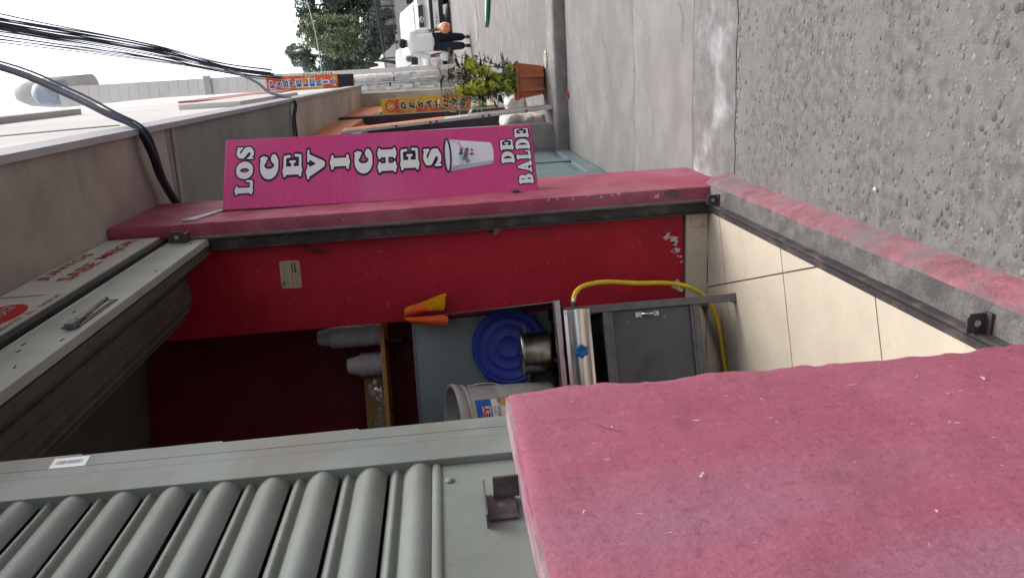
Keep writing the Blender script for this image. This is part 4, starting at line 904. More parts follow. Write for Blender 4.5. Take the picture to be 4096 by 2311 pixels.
# inspection card on the red wall
cd = thing('notice_card', 'yellowed card with dark stamped print stuck on the red wall', 'card', (-.84, 3.438, 1.97))
cf = FY(-.8405, 3.4388, 2.018) @ Matrix.Rotation(R_(-1.5), 4, 'Z')
rr = .012; hw, hh = .064, .0445; pts = []
for (cx_, cy_, a_) in ((hw - rr, hh - rr, 0), (-hw + rr, hh - rr, 90), (-hw + rr, -hh + rr, 180), (hw - rr, -hh + rr, 270)):
    for k in range(5): a = R_(a_ + 22.5 * k); pts.append((cx_ + rr * math.cos(a), cy_ + rr * math.sin(a)))
MB(cf).prism(pts, 0, .0012, 2).build('card', M['stick'], cd)
random.seed(2)
for (x, y, w_2, h_2, m) in ((.030, -.010, .048, .006, 'inkgrey'), (.030, -.023, .048, .006, 'inkgrey'), (-.005, .03, .07, .0025, 'inkfaint'), (.0, .023, .09, .002, 'inkfaint'), (.0, .016, .09, .002, 'inkfaint'), (-.025, -.008, .05, .005, 'inkfaint'), (-.03, -.022, .045, .004, 'inkfaint'), (-.02, -.034, .07, .003, 'inkfaint')):
    MB(cf).poly([(x - w_2 / 2, y - h_2 / 2, .0019), (x + w_2 / 2, y - h_2 / 2, .0019), (x + w_2 / 2, y + h_2 / 2, .0019), (x - w_2 / 2, y + h_2 / 2, .0019)]).build('print_line', M[m], cd)
v, f = sdist_mesh(strokes([(-.052, .032, .002), (-.045, .036, .003), (-.036, .034, .003), (-.030, .028, .002)], [(-.05, .026, .001), (-.052, .032, .002)]), (-.06, .02, -.02, .042), .0012, 0)
MB(cf).add([(a, b, .0020) for a, b, _ in v], f).build('print_logo', M['inkgrey'], cd)
hk = MB().tube(smooth_path([(-.716, 3.441, 1.935), (-.718, 3.425, 1.925), (-.726, 3.420, 1.905), (-.735, 3.424, 1.885), (-.742, 3.428, 1.868), (-.752, 3.43, 1.85)], 4), .0045, 6).build('wire_hook', M['lf_r'], smooth=True)
tag(hk, 'rusty bent wire hook in the red wall above the card', 'hook')
hk2 = MB().tube(smooth_path([(-.730, 3.441, 1.90), (-.742, 3.425, 1.899), (-.746, 3.424, 1.885), (-.735, 3.424, 1.880)], 4), .003, 6).build('wire_loop', M['lf_r'], hk, smooth=True)

# ================================================================== NEXT DOOR: TEAL DOOR, PIER, SECOND SHOP
td = thing('folding_door', 'closed teal panelled shop door behind the magenta sign', 'door', (-.86, 6.1, 0))
MB().box((-.95, 4.09, .0), (-.868, 8.08, 2.70)).build('backing', M['teal'], td)
for i in range(4):
    y0 = 4.10 + .995 * i; y1 = y0 + .985
    def fr(a, b): return MB().box((-.868, a[0], a[1]), (-.848, b[0], b[1])).build('stile', M['teal'], td, bevel=.004)
    fr((y0, .02), (y0 + .09, 2.65)); fr((y1 - .09, .02), (y1, 2.65)); fr((y0 + .092, .02), (y1 - .092, .14)); fr((y0 + .092, .92), (y1 - .092, 1.06)); fr((y0 + .092, 2.52), (y1 - .092, 2.65))
    for z0, z1 in ((.17, .89), (1.09, 2.49)):
        mb = MB(); ya, yb_ = y0 + .12, y1 - .12; mb.add([(-.867, ya, z0), (-.867, yb_, z0), (-.867, yb_, z1), (-.867, ya, z1), (-.852, ya + .06, z0 + .06), (-.852, yb_ - .06, z0 + .06), (-.852, yb_ - .06, z1 - .06), (-.852, ya + .06, z1 - .06)], [(4, 5, 6, 7), (0, 1, 5, 4), (1, 2, 6, 5), (2, 3, 7, 6), (3, 0, 4, 7)])
        mb.build('raised_panel', M['teal'], td)
nb = thing('second_shop', 'grey pier and orange lintels of the shops beyond the teal door', 'building', (-.8, 10.5, .1))
lumpy('pier', (-1.0, 8.08, -.02), (-.597, 8.45, 2.76), M['pier'], nb, r=.012, amp=.003, res=.06, faces='Xy')
MB().box((-.9, 8.06, 2.760), (-.19, 11.7, 2.95)).build('soffit', M['soff3'], nb); MB().box((-.9, 11.71, 2.772), (-.20, 16.0, 2.95)).build('soffit', M['soff3'], nb)
MB().box((-3.0, 8.02, 2.95), (-.205, 16, 6.6)).build('upper_wall', M['wallw'], nb)
MB().box((-.29, 8.1, 3.55), (-.175, 12, 3.70)).build('window_ledge', M['fascia'], nb); MB().box((-.26, 9.9, 3.9), (-.18, 15.4, 4.4)).build('reddish_panel', M['redroof'], nb)
MB().box((-.70, 8.46, 2.40), (-.615, 11.7, 2.758)).build('orange_lintel', M['orange'], nb)
MB().box((-.66, 8.47, 2.14), (-.60, 9.1, 2.24)).build('fuse_box', M['pier'], nb, bevel=.005)
for k in range(6): MB().tube([(-.70 - .03 * k, 8.5, 2.38 - .006 * k), (-.70 - .03 * k, 11.68, 2.38 - .006 * k)], .017, 6).build('shutter_slat', M['fascia'], nb, smooth=True)
MB().box((-1.6, 8.46, .12), (-1.5, 16, 2.75)).build('dark_interior_wall', M['dark'], nb)  # near-black colour stands in for the shadow inside the doorway recess
MB().box((-1.0, 8.46, .13), (-.93, 11.7, .95)).build('counter_front', M['boardw'], nb)
MB().box((-.95, 8.46, .13), (-.66, 8.6, 2.40)).build('door_jamb', M['dpurp'], nb)
lumpy('dark_pillar', (-.95, 11.72, .1), (-.585, 12.15, 2.77), M['dpurp'], nb, r=.01, amp=.002, res=.15, faces='Xy')
MB().box((-.78, 12.16, 2.30), (-.60, 15.9, 2.77)).build('orange_lintel', M['orange'], nb)
MB().box((-.90, 13.2, .2), (-.60, 15.9, 2.30)).build('cream_wall', M['cream'], nb)
for k in range(5): MB().tube([(-.62 - .03 * k, 12.2, 2.28), (-.62 - .03 * k, 13.2, 2.28)], .016, 6).build('shutter_slat', M['wallw'], nb, smooth=True)
MB().box((-.60, 15.6, .3), (-.35, 15.9, 2.77)).build('end_pier', M['soff3'], nb)
rb = thing('rubble_heap', 'pale lump of broken plaster on the ledge behind the planter', 'rubble', (-.48, 10.2, .2))
lumpy('rubble', (-.56, 10.0, .18), (-.38, 10.5, .42), M['boardw'], rb, r=.05, amp=.03, sc=12, res=.02, faces='xyzXYZ')
sk = thing('rubble_sack', 'grey-white plastic sack slumped behind the leaning board', 'sack', (-.62, 8.75, .13))
lumpy('sack', (-.74, 8.55, .13), (-.52, 9.0, .62), M['boardw'], sk, r=.07, amp=.03, sc=9, res=.02, faces='xyzXYZ', seed=4)

# leaning board
lb = thing('leaning_board', 'long white board with chipped edge and orange face leaning beside the grey pier', 'board', (-.44, 8.2, .13))
top = Vector((-.530, 8.12, 2.28)); bot = Vector((-.418, 8.06, .135)); up_ = (top - bot)
LBF = frame(bot, (0.03, 1, 0), up_); Ln = up_.length
mb = MB(LBF); mb.box((0, 0, -.030), (.26, Ln, 0.0)); mb.build('core', M['boardw'], lb, bevel=.002)
MB(LBF).box((.03, .02, .0006), (.25, Ln * .40, .004)).build('orange_face', M['boardo'], lb); MB(LBF).box((.03, Ln * .52, .0006), (.25, Ln - .02, .004)).build('orange_face', M['orange'], lb)
for zf in (.30, .33, .55, .58, .74, .12): MB(LBF).box((-.0025, Ln * zf, -.026), (.0005, Ln * zf + .022, -.004)).build('rust_clip', M['dsteel'], lb)

# breakfast sign
dsn = thing('breakfast_sign', 'orange-yellow upright sign reading DESAYUNO behind the potted plants', 'sign', (-.41, 10.5, .85))
DF = frame((-.515, 10.5, .86), (1, .12, 0), (0, 0, 1)); DW, DH = .20, 1.175
MB(DF).box((0, 0, -.06), (DW, DH, 0)).build('panel', M['sorange'], dsn, bevel=.004)
MB(DF).box((-.004, -.004, -.062), (.0, DH + .004, .002)).build('edge_trim', M['white'], dsn)
MB(DF).box((.001, .0, .0004), (.085, DH * .62, .0012)).build('red_band', M['sred'], dsn)
for i, ch in enumerate('DESAYUNO'):
    z = DH - .285 - .112 * i; f = DF @ Matrix.Translation((.098, z, 0))
    text(ch, f, .118, .094, M['white'], dsn, bold=.055, shear=.25, name='letter_outline', lift=.0025); text(ch, f, .098, .074, M['black'], dsn, bold=.03, shear=.25, name='letter', lift=.004)
MB(DF).add(*(lambda v, f: ([(a, b, .0025) for a, b, _ in v], f))(*sdist_mesh(strokes(arc(.10, DH - .125, .068, .068, 0, 360, .006, .006, 28)), (0.01, DH - .22, .19, DH - .03), .004, 0))).build('ring', M['inkred'], dsn)
MB(DF).box((.02, DH - .225, .0022), (.18, DH - .195, .0030)).build('ribbon', M['inkred'], dsn)
text('Buen Apetito', DF @ Matrix.Translation((.10, DH - .21, 0)), .13, .018, M['white'], dsn, shear=.2, lift=.0036)
text('X', DF @ Matrix.Translation((.10, DH - .125, 0)), .055, .06, M['white'], dsn, bold=.01, lift=.003)
text('Rico', DF @ Matrix.Translation((.075, DH - .035, 0)), .07, .022, M['cream'], dsn, shear=.3, lift=.003)

# pastry sign with dark lamp box, on two posts
ps = thing('pastry_sign', 'orange upright sign reading PASTELERIA with dark box under it', 'sign', (-.08, 15, 2.83))
PF = frame((-.222, 15.0, 3.10), (1, .05, 0), (0, 0, 1)) @ Matrix.Rotation(R_(-.6), 4, 'Z'); PW, PH = .268, 1.29
MB(PF).box((0, 0, -.10), (PW, PH, 0)).build('panel', M['sred'], ps, bevel=.004)
MB(PF).box((0.012, -.285, -.12), (PW - .01, -.002, .0)).build('lamp_box', M['black'], ps, bevel=.006)
MB(PF).box((.0, PH * .2, .0004), (.09, PH * .75, .001)).build('yellow_band', M['sorange'], ps)
for i, ch in enumerate('PASTELERIA'):
    f = PF @ Matrix.Translation((PW * .5, PH - .105 - .120 * i, 0))
    text(ch, f, .165 if ch != 'I' else .075, .120, M['white'], ps, bold=.075, name='letter_outline', lift=.0025); text(ch, f, .128 if ch != 'I' else .035, .088, M['sblue'], ps, bold=.03, name='letter', lift=.004)
MB().box((-.30, 15.02, 3.6), (-.19, 15.06, 3.64)).build('bracket', M['dsteel'], ps); MB().box((-.30, 15.02, 4.1), (-.19, 15.06, 4.14)).build('bracket', M['dsteel'], ps)
for i, (x0, x1, lab) in enumerate(((-.185, .015, 'pale round street post pasted with bills, right of the pair'), (-.385, -.205, 'pale round street post pasted with bills, left of the pair'))):
    t = thing('street_post', lab, 'post', ((x0 + x1) / 2, 19, .48), 'posts under the pastry sign'); r = (x1 - x0) / 2; cx = (x0 + x1) / 2
    MB(Matrix.Translation((cx, 19, .45))).lathe([(r * 1.06, 0), (r * 1.03, 1.0), (r * .96, 2.9), (.01, 2.9)], 20).build('shaft', M['post'], t, smooth=True)
    MB(Matrix.Translation((cx, 19, 2.25 + .1 * i))).lathe([(r * 1.02, 0), (r * 1.03, .02), (r * 1.02, .04)], 20).build('band', M['dsteel'], t)
    random.seed(30 + i)
    for k in range(7):
        z0 = 1.25 + .16 * k + random.uniform(0, .05) + .1 * i; a = R_(270 + random.uniform(-45, 45)); mb = MB(); n = 5; hw = random.uniform(.25, .5); h = random.uniform(.10, .2); vs_ = []
        for q in range(n + 1):
            an = a - hw + 2 * hw * q / n
            for z in (z0, z0 + h): vs_.append((cx + r * 1.075 * math.cos(an), 19 + r * 1.075 * math.sin(an), z))
        mb.add(vs_, [(2 * q, 2 * q + 2, 2 * q + 3, 2 * q + 1) for q in range(n)]); mb.build('pasted_bill', M['paper' if k % 3 else 'white'], t)

# far tall house behind the pastry sign
fb = thing('tall_house', 'tall white house with block-patterned wall rising behind the pastry sign', 'building', (-1, 18, .5))
MB().box((-4, 19.6, .4), (.13, 26, 10.1)).build('wall', M['wallw'], fb)
for j in range(25):
    z = 4.4 + .228 * j; off = .12 if j % 2 else 0
    for i in range(5):
        x1 = .142 - .30 * i - (off if i else 0); x0 = .142 - .30 * (i + 1) - off
        MB().box((x0 + .010, 19.590, z + .009), (x1 - .010, 19.60, z + .219)).build('block', M['wallw'], fb)
MB().box((-4, 19.50, 6.6), (.19, 19.59, 6.75)).build('ledge', M['fascia'], fb)
bd = MB(); bd.box((-.10, 19.30, 3.65), (.12, 19.36, 4.45)); bdo = tag(bd.build('banner_board', M['white'], bevel=.004), 'white lettered board just behind the pastry sign', 'sign')
text('PANADERIA', frame((.075, 19.298, 4.05), (0, 0, -1), (1, 0, 0)), .7, .06, M['inkgrey'], bdo, lift=.002)
tk = MB(Matrix.Translation((.0, 20.0, 10.1))); tk.lathe([(.30, 0), (.32, .3), (.31, .52), (.22, .68), (.1, .75), (.001, .76)], 24); tag(tk.build('water_tank', mat('flare_paled_tank', (.34, .37, .44), .5), smooth=True), 'dark domed water tank on the roof of the tall house', 'tank')  # tank colour paled to imitate lens flare
tk = MB(Matrix.Translation((.02, 21.6, 10.1))); tk.lathe([(.40, 0), (.38, 1.1), (.32, 1.6), (.18, 1.9), (.001, 1.98)], 20); tag(tk.build('roof_mound', M['retain'], smooth=True), 'grey tarpaulin-covered mound on the roof behind the dark tank', 'tarpaulin')

# ================================================================== PLANTER
PX, PY = -.165, 8.52
plt = thing('planter_box', 'terracotta-coloured plastic trough planter standing on the kerb step', 'planter', (PX, PY, .14))
PMx = Matrix.Translation((PX, PY, .142)) @ Matrix.Rotation(R_(6), 4, 'Z')
def ring(w, d_, z): return [(-w, -d_, z), (w, -d_, z), (w, d_, z), (-w, d_, z)]
mb = MB(PMx); lv = [ring(.135, .11, .018), ring(.145, .118, .05), ring(.178, .15, .285), ring(.196, .165, .290), ring(.200, .168, .318), ring(.188, .156, .318), ring(.172, .14, .27), ring(.165, .134, .255)]
vs_ = [p for r in lv for p in r]; mb.add(vs_, [(i * 4 + k, i * 4 + (k + 1) % 4, i * 4 + 4 + (k + 1) % 4, i * 4 + 4 + k) for i in range(len(lv) - 1) for k in range(4)] + [(3, 2, 1, 0)]); mb.build('trough', M['terra'], plt, bevel=.006)
for x in (-.10, -.03, .04): MB(PMx).prism([(x - .016, .02), (x + .016, .02), (x + .020, .285), (x - .020, .285)], -.128, -.158, 1).build('rib', M['terra'], plt, bevel=.004) if x != -.03 else None
for x in (-.125, .125): MB(PMx).box((x - .02, -.10, -.001), (x + .02, .10, .02)).build('foot', M['terra'], plt, bevel=.005)
MB(PMx).box((-.168, -.138, .24), (.168, .138, .262)).build('soil', M['soil'], plt)

def leaf_mesh(name, L, Wd, curl, fold, m, n=6, m2=None):
    mb = MB(); vs_ = []; fs_ = []
    for i in range(n + 1):
        t = i / n; wdt = Wd * .5 * (math.sin(math.pi * min(1, t * .92 + .06)) ** .8); x = L * t; z = -curl * L * t * t
        vs_ += [(x, -wdt, z + fold * wdt), (x, 0, z), (x, wdt, z + fold * wdt)]
    for i in range(n):
        a = 3 * i; fs_ += [(a, a + 3, a + 4, a + 1), (a + 1, a + 4, a + 5, a + 2)]
    mb.add(vs_, fs_); me = mb.mesh(name); me.materials.append(m); me.polygons.foreach_set('use_smooth', [True] * len(me.polygons)); return me
def whorl_mesh(name, k, L, Wd, m, droop=.35, n=4, seed=0):
    random.seed(seed); mb = MB()
    for q in range(k):
        a = 2 * math.pi * q / k + random.uniform(-.2, .2); l = L * random.uniform(.75, 1.1); R = Matrix.Rotation(a, 4, 'Z') @ Matrix.Rotation(R_(random.uniform(-10, 40)), 4, 'Y'); vs_ = []; fs_ = []
        for i in range(n + 1):
            t = i / n; wdt = Wd * .5 * math.sin(math.pi * (t * .85 + .12)) ** .9; x = l * (.08 + t); z = -droop * l * t * t
            vs_ += [R @ Vector((x, -wdt, z + .25 * wdt)), R @ Vector((x, 0, z)), R @ Vector((x, wdt, z + .25 * wdt))]
        for i in range(n): c = 3 * i; fs_ += [(c, c + 3, c + 4, c + 1), (c + 1, c + 4, c + 5, c + 2)]
        mb.add(vs_, fs_)
    me = mb.mesh(name); me.materials.append(m); return me
def orient(p, dirv, roll=0.0):
    d_ = Vector(dirv).normalized(); q = d_.to_track_quat('X', 'Z'); return Matrix.Translation(p) @ q.to_matrix().to_4x4() @ Matrix.Rotation(roll, 4, 'X')
def plant(name, label, base, stems, leaf_spec, seed, thick=.006):
    """stems: list of tip points; leaf_spec(t, stem_index) -> list of meshes"""
    random.seed(seed); t = thing(name, label, 'plant', base, 'plants in the trough')
    for si, (tip, nl, t0, mode, meshes, sc) in enumerate(stems):
        b = Vector(base) + Vector((random.uniform(-.03, .03), random.uniform(-.03, .03), 0)); tip = Vector(tip); mid = (b + tip) / 2 + Vector((random.uniform(-.03, .03), random.uniform(-.04, .04), .04))
        path = smooth_path([b, mid, tip], 5); MB().tube(path, [thick * (1 - .6 * i / (len(path) - 1)) for i in range(len(path))], 6).build('stem', M['stem'], t, smooth=True)
        for k in range(nl):
            f = t0 + (1 - t0) * (k + .5) / nl; p = path[min(len(path) - 1, int(f * (len(path) - 1)))] + Vector((random.uniform(-.01, .01),) * 3)
            a = k * 2.4 + random.uniform(-.4, .4) + seed; el = random.uniform(-.1, .7); d_ = Vector((math.cos(a) * math.cos(el), math.sin(a) * math.cos(el), math.sin(el)))
            me = random.choice(meshes); s_ = sc * random.uniform(.75, 1.15)
            if mode == 'whorl':
                off = .045 * s_; tilt = Vector((d_.x * .9, d_.y * .9 - .35, .75)).normalized(); pp = p + d_ * random.uniform(.02, .06)
                q = tilt.to_track_quat('Z', 'X').to_matrix().to_4x4(); mtx = Matrix.Translation(pp) @ q @ Matrix.Scale(s_, 4)
                MB().tube([p, (p + pp) / 2 + Vector((0, 0, .004)), pp], .0018, 4).build('leaf_stalk', M['stem'], t)
            else: mtx = orient(p, d_, random.uniform(-.6, .6)) @ Matrix.Scale(s_, 4)
            link(me, 'leaf', t, mtx)
    return t
YW = [whorl_mesh('leaf', 8, .060, .026, M['lf_y'], seed=s) for s in range(3)] + [whorl_mesh('leaf', 7, .060, .026, M['lf_y2'], seed=9)]
GW = [whorl_mesh('leaf', 8, .060, .024, M['lf_g'], seed=s + 20) for s in range(3)] + [YW[0]]
DL = [leaf_mesh('leaf', .13, .065, .25, .25, M['lf_d']), leaf_mesh('leaf', .11, .055, .4, .2, M['lf_d'])]
BL = [leaf_mesh('leaf', .10, .06, .3, .2, M['lf_b']), leaf_mesh('leaf', .085, .045, .2, .25, M['lf_g'])]
RL_ = [leaf_mesh('leaf', .17, .085, .25, .3, M['lf_r']), leaf_mesh('leaf', .14, .06, .35, .3, M['lf_t']), leaf_mesh('leaf', .15, .07, .3, .25, M['lf_d'])]
zb = .39
plant('umbrella_plant', 'umbrella plant with bright yellow-green leaf whorls at the top left of the trough', (PX - .03, PY - .02, zb), [((-.20, 8.42, 1.10), 20, .5, 'whorl', YW, 1.25), ((-.24, 8.45, 1.0), 15, .5, 'whorl', YW, 1.05), ((-.15, 8.40, .95), 13, .45, 'whorl', YW, 1.0)], None, 41)
plant('umbrella_plant', 'umbrella plant with bright yellow-green leaf whorls leaning to the right of the trough', (PX + .06, PY - .02, zb), [((.06, 8.42, .97), 14, .6, 'whorl', YW, 1.25), ((.02, 8.44, 1.0), 9, .6, 'whorl', YW, 1.1), ((-.02, 8.42, .93), 6, .65, 'whorl', GW, 1.0)], None, 43)
plant('low_umbrella_plant', 'low dull green umbrella plant spreading over the trough rim', (PX - .02, PY - .06, zb), [((-.18, 8.40, .62), 20, .15, 'whorl', GW, 1.0), ((-.05, 8.38, .56), 16, .15, 'whorl', GW, 1.0), ((-.26, 8.40, .57), 9, .3, 'whorl', GW, .85), ((-.10, 8.42, .70), 14, .2, 'whorl', GW, 1.0), ((.01, 8.40, .50), 6, .4, 'whorl', YW, .9)], None, 47)
plant('croton', 'croton with large maroon and tan leaves at the top of the trough', (PX + .02, PY + .02, zb), [((-.05, 8.47, 1.27), 13, .4, 'leaf', RL_, 1.1), ((.08, 8.46, 1.10), 12, .45, 'leaf', RL_, 1.1), ((-.10, 8.48, 1.05), 11, .3, 'leaf', RL_, 1.0), ((.0, 8.5, 1.12), 6, .5, 'leaf', RL_, 1.0)], None, 53, .008)
plant('rubber_plant', 'thin dark-leaved plant bending out to the right of the trough', (PX + .10, PY, zb), [((.14, 8.42, 1.02), 11, .45, 'leaf', DL, 1.0), ((.12, 8.44, .78), 13, .25, 'leaf', BL, 1.05), ((.19, 8.42, 1.18), 4, .8, 'leaf', DL, .9), ((.10, 8.42, .60), 10, .25, 'leaf', BL + DL, 1.1)], None, 59, .005)
plant('grey_leaf_plant', 'grey-green broad-leaved plant at the left of the trough above the board', (PX - .10, PY, zb), [((-.27, 8.45, .86), 14, .3, 'leaf', BL + DL, 1.15), ((-.34, 8.42, .92), 9, .4, 'leaf', DL, 1.05), ((-.22, 8.47, .75), 12, .2, 'leaf', BL + DL, 1.1), ((-.10, 8.5, 1.30), 4, .75, 'leaf', BL, 1.1)], None, 61, .006)
# palm with feathered fronds
random.seed(71); pl = thing('potted_palm', 'small dark palm with feathered fronds drooping left over the orange sign', 'plant', (PX - .05, PY, zb), 'plants in the trough')
lf = leaf_mesh('leaflet', .13, .017, .35, .2, M['lf_d'], 3); lf2 = leaf_mesh('leaflet', .13, .017, .35, .2, M['lf_g'], 3)
for tip, hgt in (((-.40, 8.38, 1.22), .10), ((-.36, 8.40, 1.05), .12), ((-.28, 8.40, 1.30), .08), ((-.44, 8.42, .95), .12), ((-.20, 8.42, 1.22), .05), ((.03, 8.45, 1.33), .05), ((-.34, 8.36, 1.14), .10), ((-.42, 8.40, 1.08), .12), ((-.30, 8.38, 1.18), .12), ((-.38, 8.36, .86), .14), ((-.12, 8.40, 1.15), .06)):
    b = Vector((PX - .05, PY, zb)); tip = Vector(tip); path = smooth_path([b, (b * .45 + tip * .55) + Vector((.02, 0, hgt)), tip], 8); fr_ = MB().tube(path, [.005 * (1 - .7 * i / (len(path) - 1)) for i in range(len(path))], 5).build('frond', M['lf_d'], pl)
    for i in range(5, len(path)):
        tdir = (path[i] - path[i - 1]).normalized(); side_ = tdir.cross(Vector((0, -.6, .8))).normalized()
        for s in (-1, 1): link(random.choice((lf, lf2)), 'leaflet', fr_, orient(path[i], side_ * s + tdir * .9 + Vector((0, 0, -.1)), random.uniform(-.5, .5)) @ Matrix.Scale(random.uniform(.7, 1.0), 4))
# small round cover set in the paving by the planter
mc = thing('drain_cover', 'small white-rimmed round cover in the paving right of the planter', 'cover', (.045, 8.36, .143))
MB(Matrix.Translation((.045, 8.36, .1425))).lathe([(.075, 0), (.090, 0), (.090, .005), (.075, .005)], 32, closed=True).build('rim', M['boardw'], mc)
MB(Matrix.Translation((.045, 8.36, .1415))).lathe([(.001, 0), (.0745, 0), (.0745, .0035), (.001, .0035)], 32).build('plate', M['pier'], mc)
MB(Matrix.Translation((.045, 8.36, .1455))).box((-.07, -.005, 0), (.07, .005, .004)).build('cross_bar', M['boardw'], mc); MB(Matrix.Translation((.045, 8.36, .1457))).box((-.005, -.07, 0), (.005, .07, .003)).build('cross_bar', M['boardw'], mc)
# white board with green edge lying in the road
gbm = thing('road_board', 'long white board with a green edge lying in the road', 'board', (.95, 13.7, gz(13.7)))
gf = frame((.66, 13.98, gz(13.98) + .012), (1.6, -2.0, -.02), (.6, .7, 0))
MB(gf).prism([(0, .0), (.2, -.05), (2.6, -.05), (2.6, .17), (.2, .17)], 0, .035, 2).build('face', M['white'], gbm); MB(gf).prism([(.0, -.004), (.2, -.062), (2.6, -.062), (2.6, -.051), (.2, -.051)], -.004, .045, 2).build('green_edge', M['signgreen'], gbm)
mh = thing('manhole_cover', 'round iron manhole cover in the road in front of the walking man', 'cover', (.85, 16.3, gz(16.3)))
MB(Matrix.Translation((.85, 16.3, gz(16.3))) @ Matrix.Rotation(.033, 4, 'X')).lathe([(.001, .008), (.31, .008), (.31, .0), (.36, .0), (.36, .010), (.32, .010)], 36).build('plate', M['kerb'], mh)

# ================================================================== VEHICLES
def loft(mb, secs):
    n = len(secs[0]); vs_ = [p for s in secs for p in s]
    mb.add(vs_, [(i * n + k, i * n + (k + 1) % n, (i + 1) * n + (k + 1) % n, (i + 1) * n + k) for i in range(len(secs) - 1) for k in range(n)] + [tuple(range(n - 1, -1, -1)), tuple(range((len(secs) - 1) * n, len(secs) * n))]); return mb
def rsec(y, w, z0, z1, r, taper=0.0, k=4):
    pts = []
    for cx_, cz_, a_ in ((w - r, z1 - r, 0), (-w + r, z1 - r, 90), (-w + r, z0 + r, 180), (w - r, z0 + r, 270)):
        for i in range(k + 1):
            a = R_(a_ + 90 * i / k); x = cx_ + r * math.cos(a); z = cz_ + r * math.sin(a); tz = (z - z0) / (z1 - z0); pts.append((x * (1 - taper * tz), y, z))
    return pts
def wheel(m, x, y, r, w, parent):
    t = MB(m @ Matrix.Translation((x, y, r)) @ Matrix.Rotation(math.pi / 2, 4, 'Y')); t.lathe([(r * .6, -w / 2), (r * .92, -w / 2), (r, -w * .35), (r, w * .35), (r * .92, w / 2), (r * .6, w / 2)], 28, closed=True); o = t.build('wheel', M['tyre'], parent, smooth=True)
    MB(m @ Matrix.Translation((x, y, r)) @ Matrix.Rotation(math.pi / 2, 4, 'Y')).lathe([(.01, -w * .4), (r * .62, -w * .42), (r * .62, w * .42), (.01, w * .4)], 20).build('rim', M['pgrey'], o); return o
# pickup: nose at local y=0, facing -y
tk = thing('pickup_truck', 'white pickup truck facing the camera behind the walking man', 'truck', (1.50, 25, .69))
PKM = Matrix.Translation((1.50, 25.0, .69)) @ Matrix.Rotation(R_(8), 4, 'Z')
body = MB(PKM)
loft(body, [rsec(.02, .78, .36, .92, .08), rsec(.10, .86, .30, .98, .10), rsec(.35, .90, .28, 1.04, .10), rsec(1.1, .91, .28, 1.10, .09), rsec(1.45, .91, .28, 1.12, .09), rsec(5.0, .90, .32, 1.10, .06)])
body.build('body', M['carw'], tk, smooth=False, bevel=0)
cabn = MB(PKM); loft(cabn, [rsec(1.30, .82, 1.09, 1.14, .02, 0), rsec(1.75, .80, 1.09, 1.44, .08, .10), rsec(2.05, .79, 1.09, 1.60, .10, .14), rsec(2.6, .79, 1.09, 1.66, .10, .15), rsec(3.3, .79, 1.09, 1.63, .10, .15), rsec(3.5, .80, 1.09, 1.56, .08, .12)])
cabn.build('cab', M['carw'], tk)
wsx = MB(PKM); wsx.add([(-.74, 1.27, 1.150), (.74, 1.27, 1.150), (.62, 1.93, 1.590), (-.62, 1.93, 1.590)], [(0, 1, 2, 3)]); wsx.build('windshield', mat('pale_windshield', (.40, .46, .46), .15, var=0, spec=.6), tk)
for s in (-1, 1):
    MB(PKM).add([(s * .795, 1.95, 1.17), (s * .795, 3.2, 1.17), (s * .715, 3.15, 1.53), (s * .715, 2.25, 1.53)], [(0, 1, 2, 3)]).build('side_window', M['glass'], tk)
    MB(PKM).box((s * .84, 1.60, 1.14), (s * 1.06, 1.72, 1.36)).build('side_mirror', M['black'], tk, bevel=.03)
    hl = MB(PKM); hl.box((s * .46, -.012, .80), (s * .80, .12, 1.0)); hl.build('headlight', M['lamp'], tk, bevel=.025)
    wheel(PKM, s * .80, .95, .37, .24, tk); wheel(PKM, s * .80, 4.05, .37, .24, tk)
    MB(PKM).box((s * .50, -.075, .40), (s * .74, -.052, .50)).build('fog_lamp', M['lamp'], tk, bevel=.01)
gl = MB(PKM); gl.box((-.43, -.03, .78), (.43, .06, .985)); go = gl.build('grille', M['grille'], tk, bevel=.02)
MB(PKM).box((-.43, -.05, .955), (.43, -.03, .99)).build('chrome_bar', M['chrome'], go, bevel=.008); MB(PKM).box((-.40, -.05, .79), (.40, -.032, .815)).build('chrome_bar', M['chrome'], go, bevel=.008)
EF = PKM @ frame((0, -.055, .885), (1, 0, 0), (0, 0, 1))
for rx, ry, oy in ((.085, .058, 0), (.030, .052, 0), (.058, .022, .022)):
    pts = [(rx * math.cos(2 * math.pi * k / 28), oy + ry * math.sin(2 * math.pi * k / 28), .0) for k in range(29)]; MB(EF).tube(pts, .010, 6, cap=False).build('emblem_ring', M['chrome'], go, smooth=True)
bm_ = MB(PKM); loft(bm_, [rsec(-.07, .80, .36, .66, .06), rsec(.0, .88, .33, .72, .08), rsec(.2, .90, .33, .74, .08)]); bo = bm_.build('bumper', M['carw'], tk)
MB(PKM).box((-.62, -.078, .53), (.62, -.06, .63)).build('air_intake', M['black'], bo); MB(PKM).box((-.78, -.04, .22), (.78, .25, .35)).build('skid_plate', M['black'], tk, bevel=.02)
pf = PKM @ frame((0, -.083, .445), (1, 0, 0), (0, 0, 1)); MB(pf).box((-.20, -.078, 0), (.20, .078, .004)).build('plate', M['white'], tk); text('PBI-8311', pf @ Matrix.Translation((0, -.01, 0)), .34, .085, M['inkgrey'], tk, bold=.01, lift=.006)
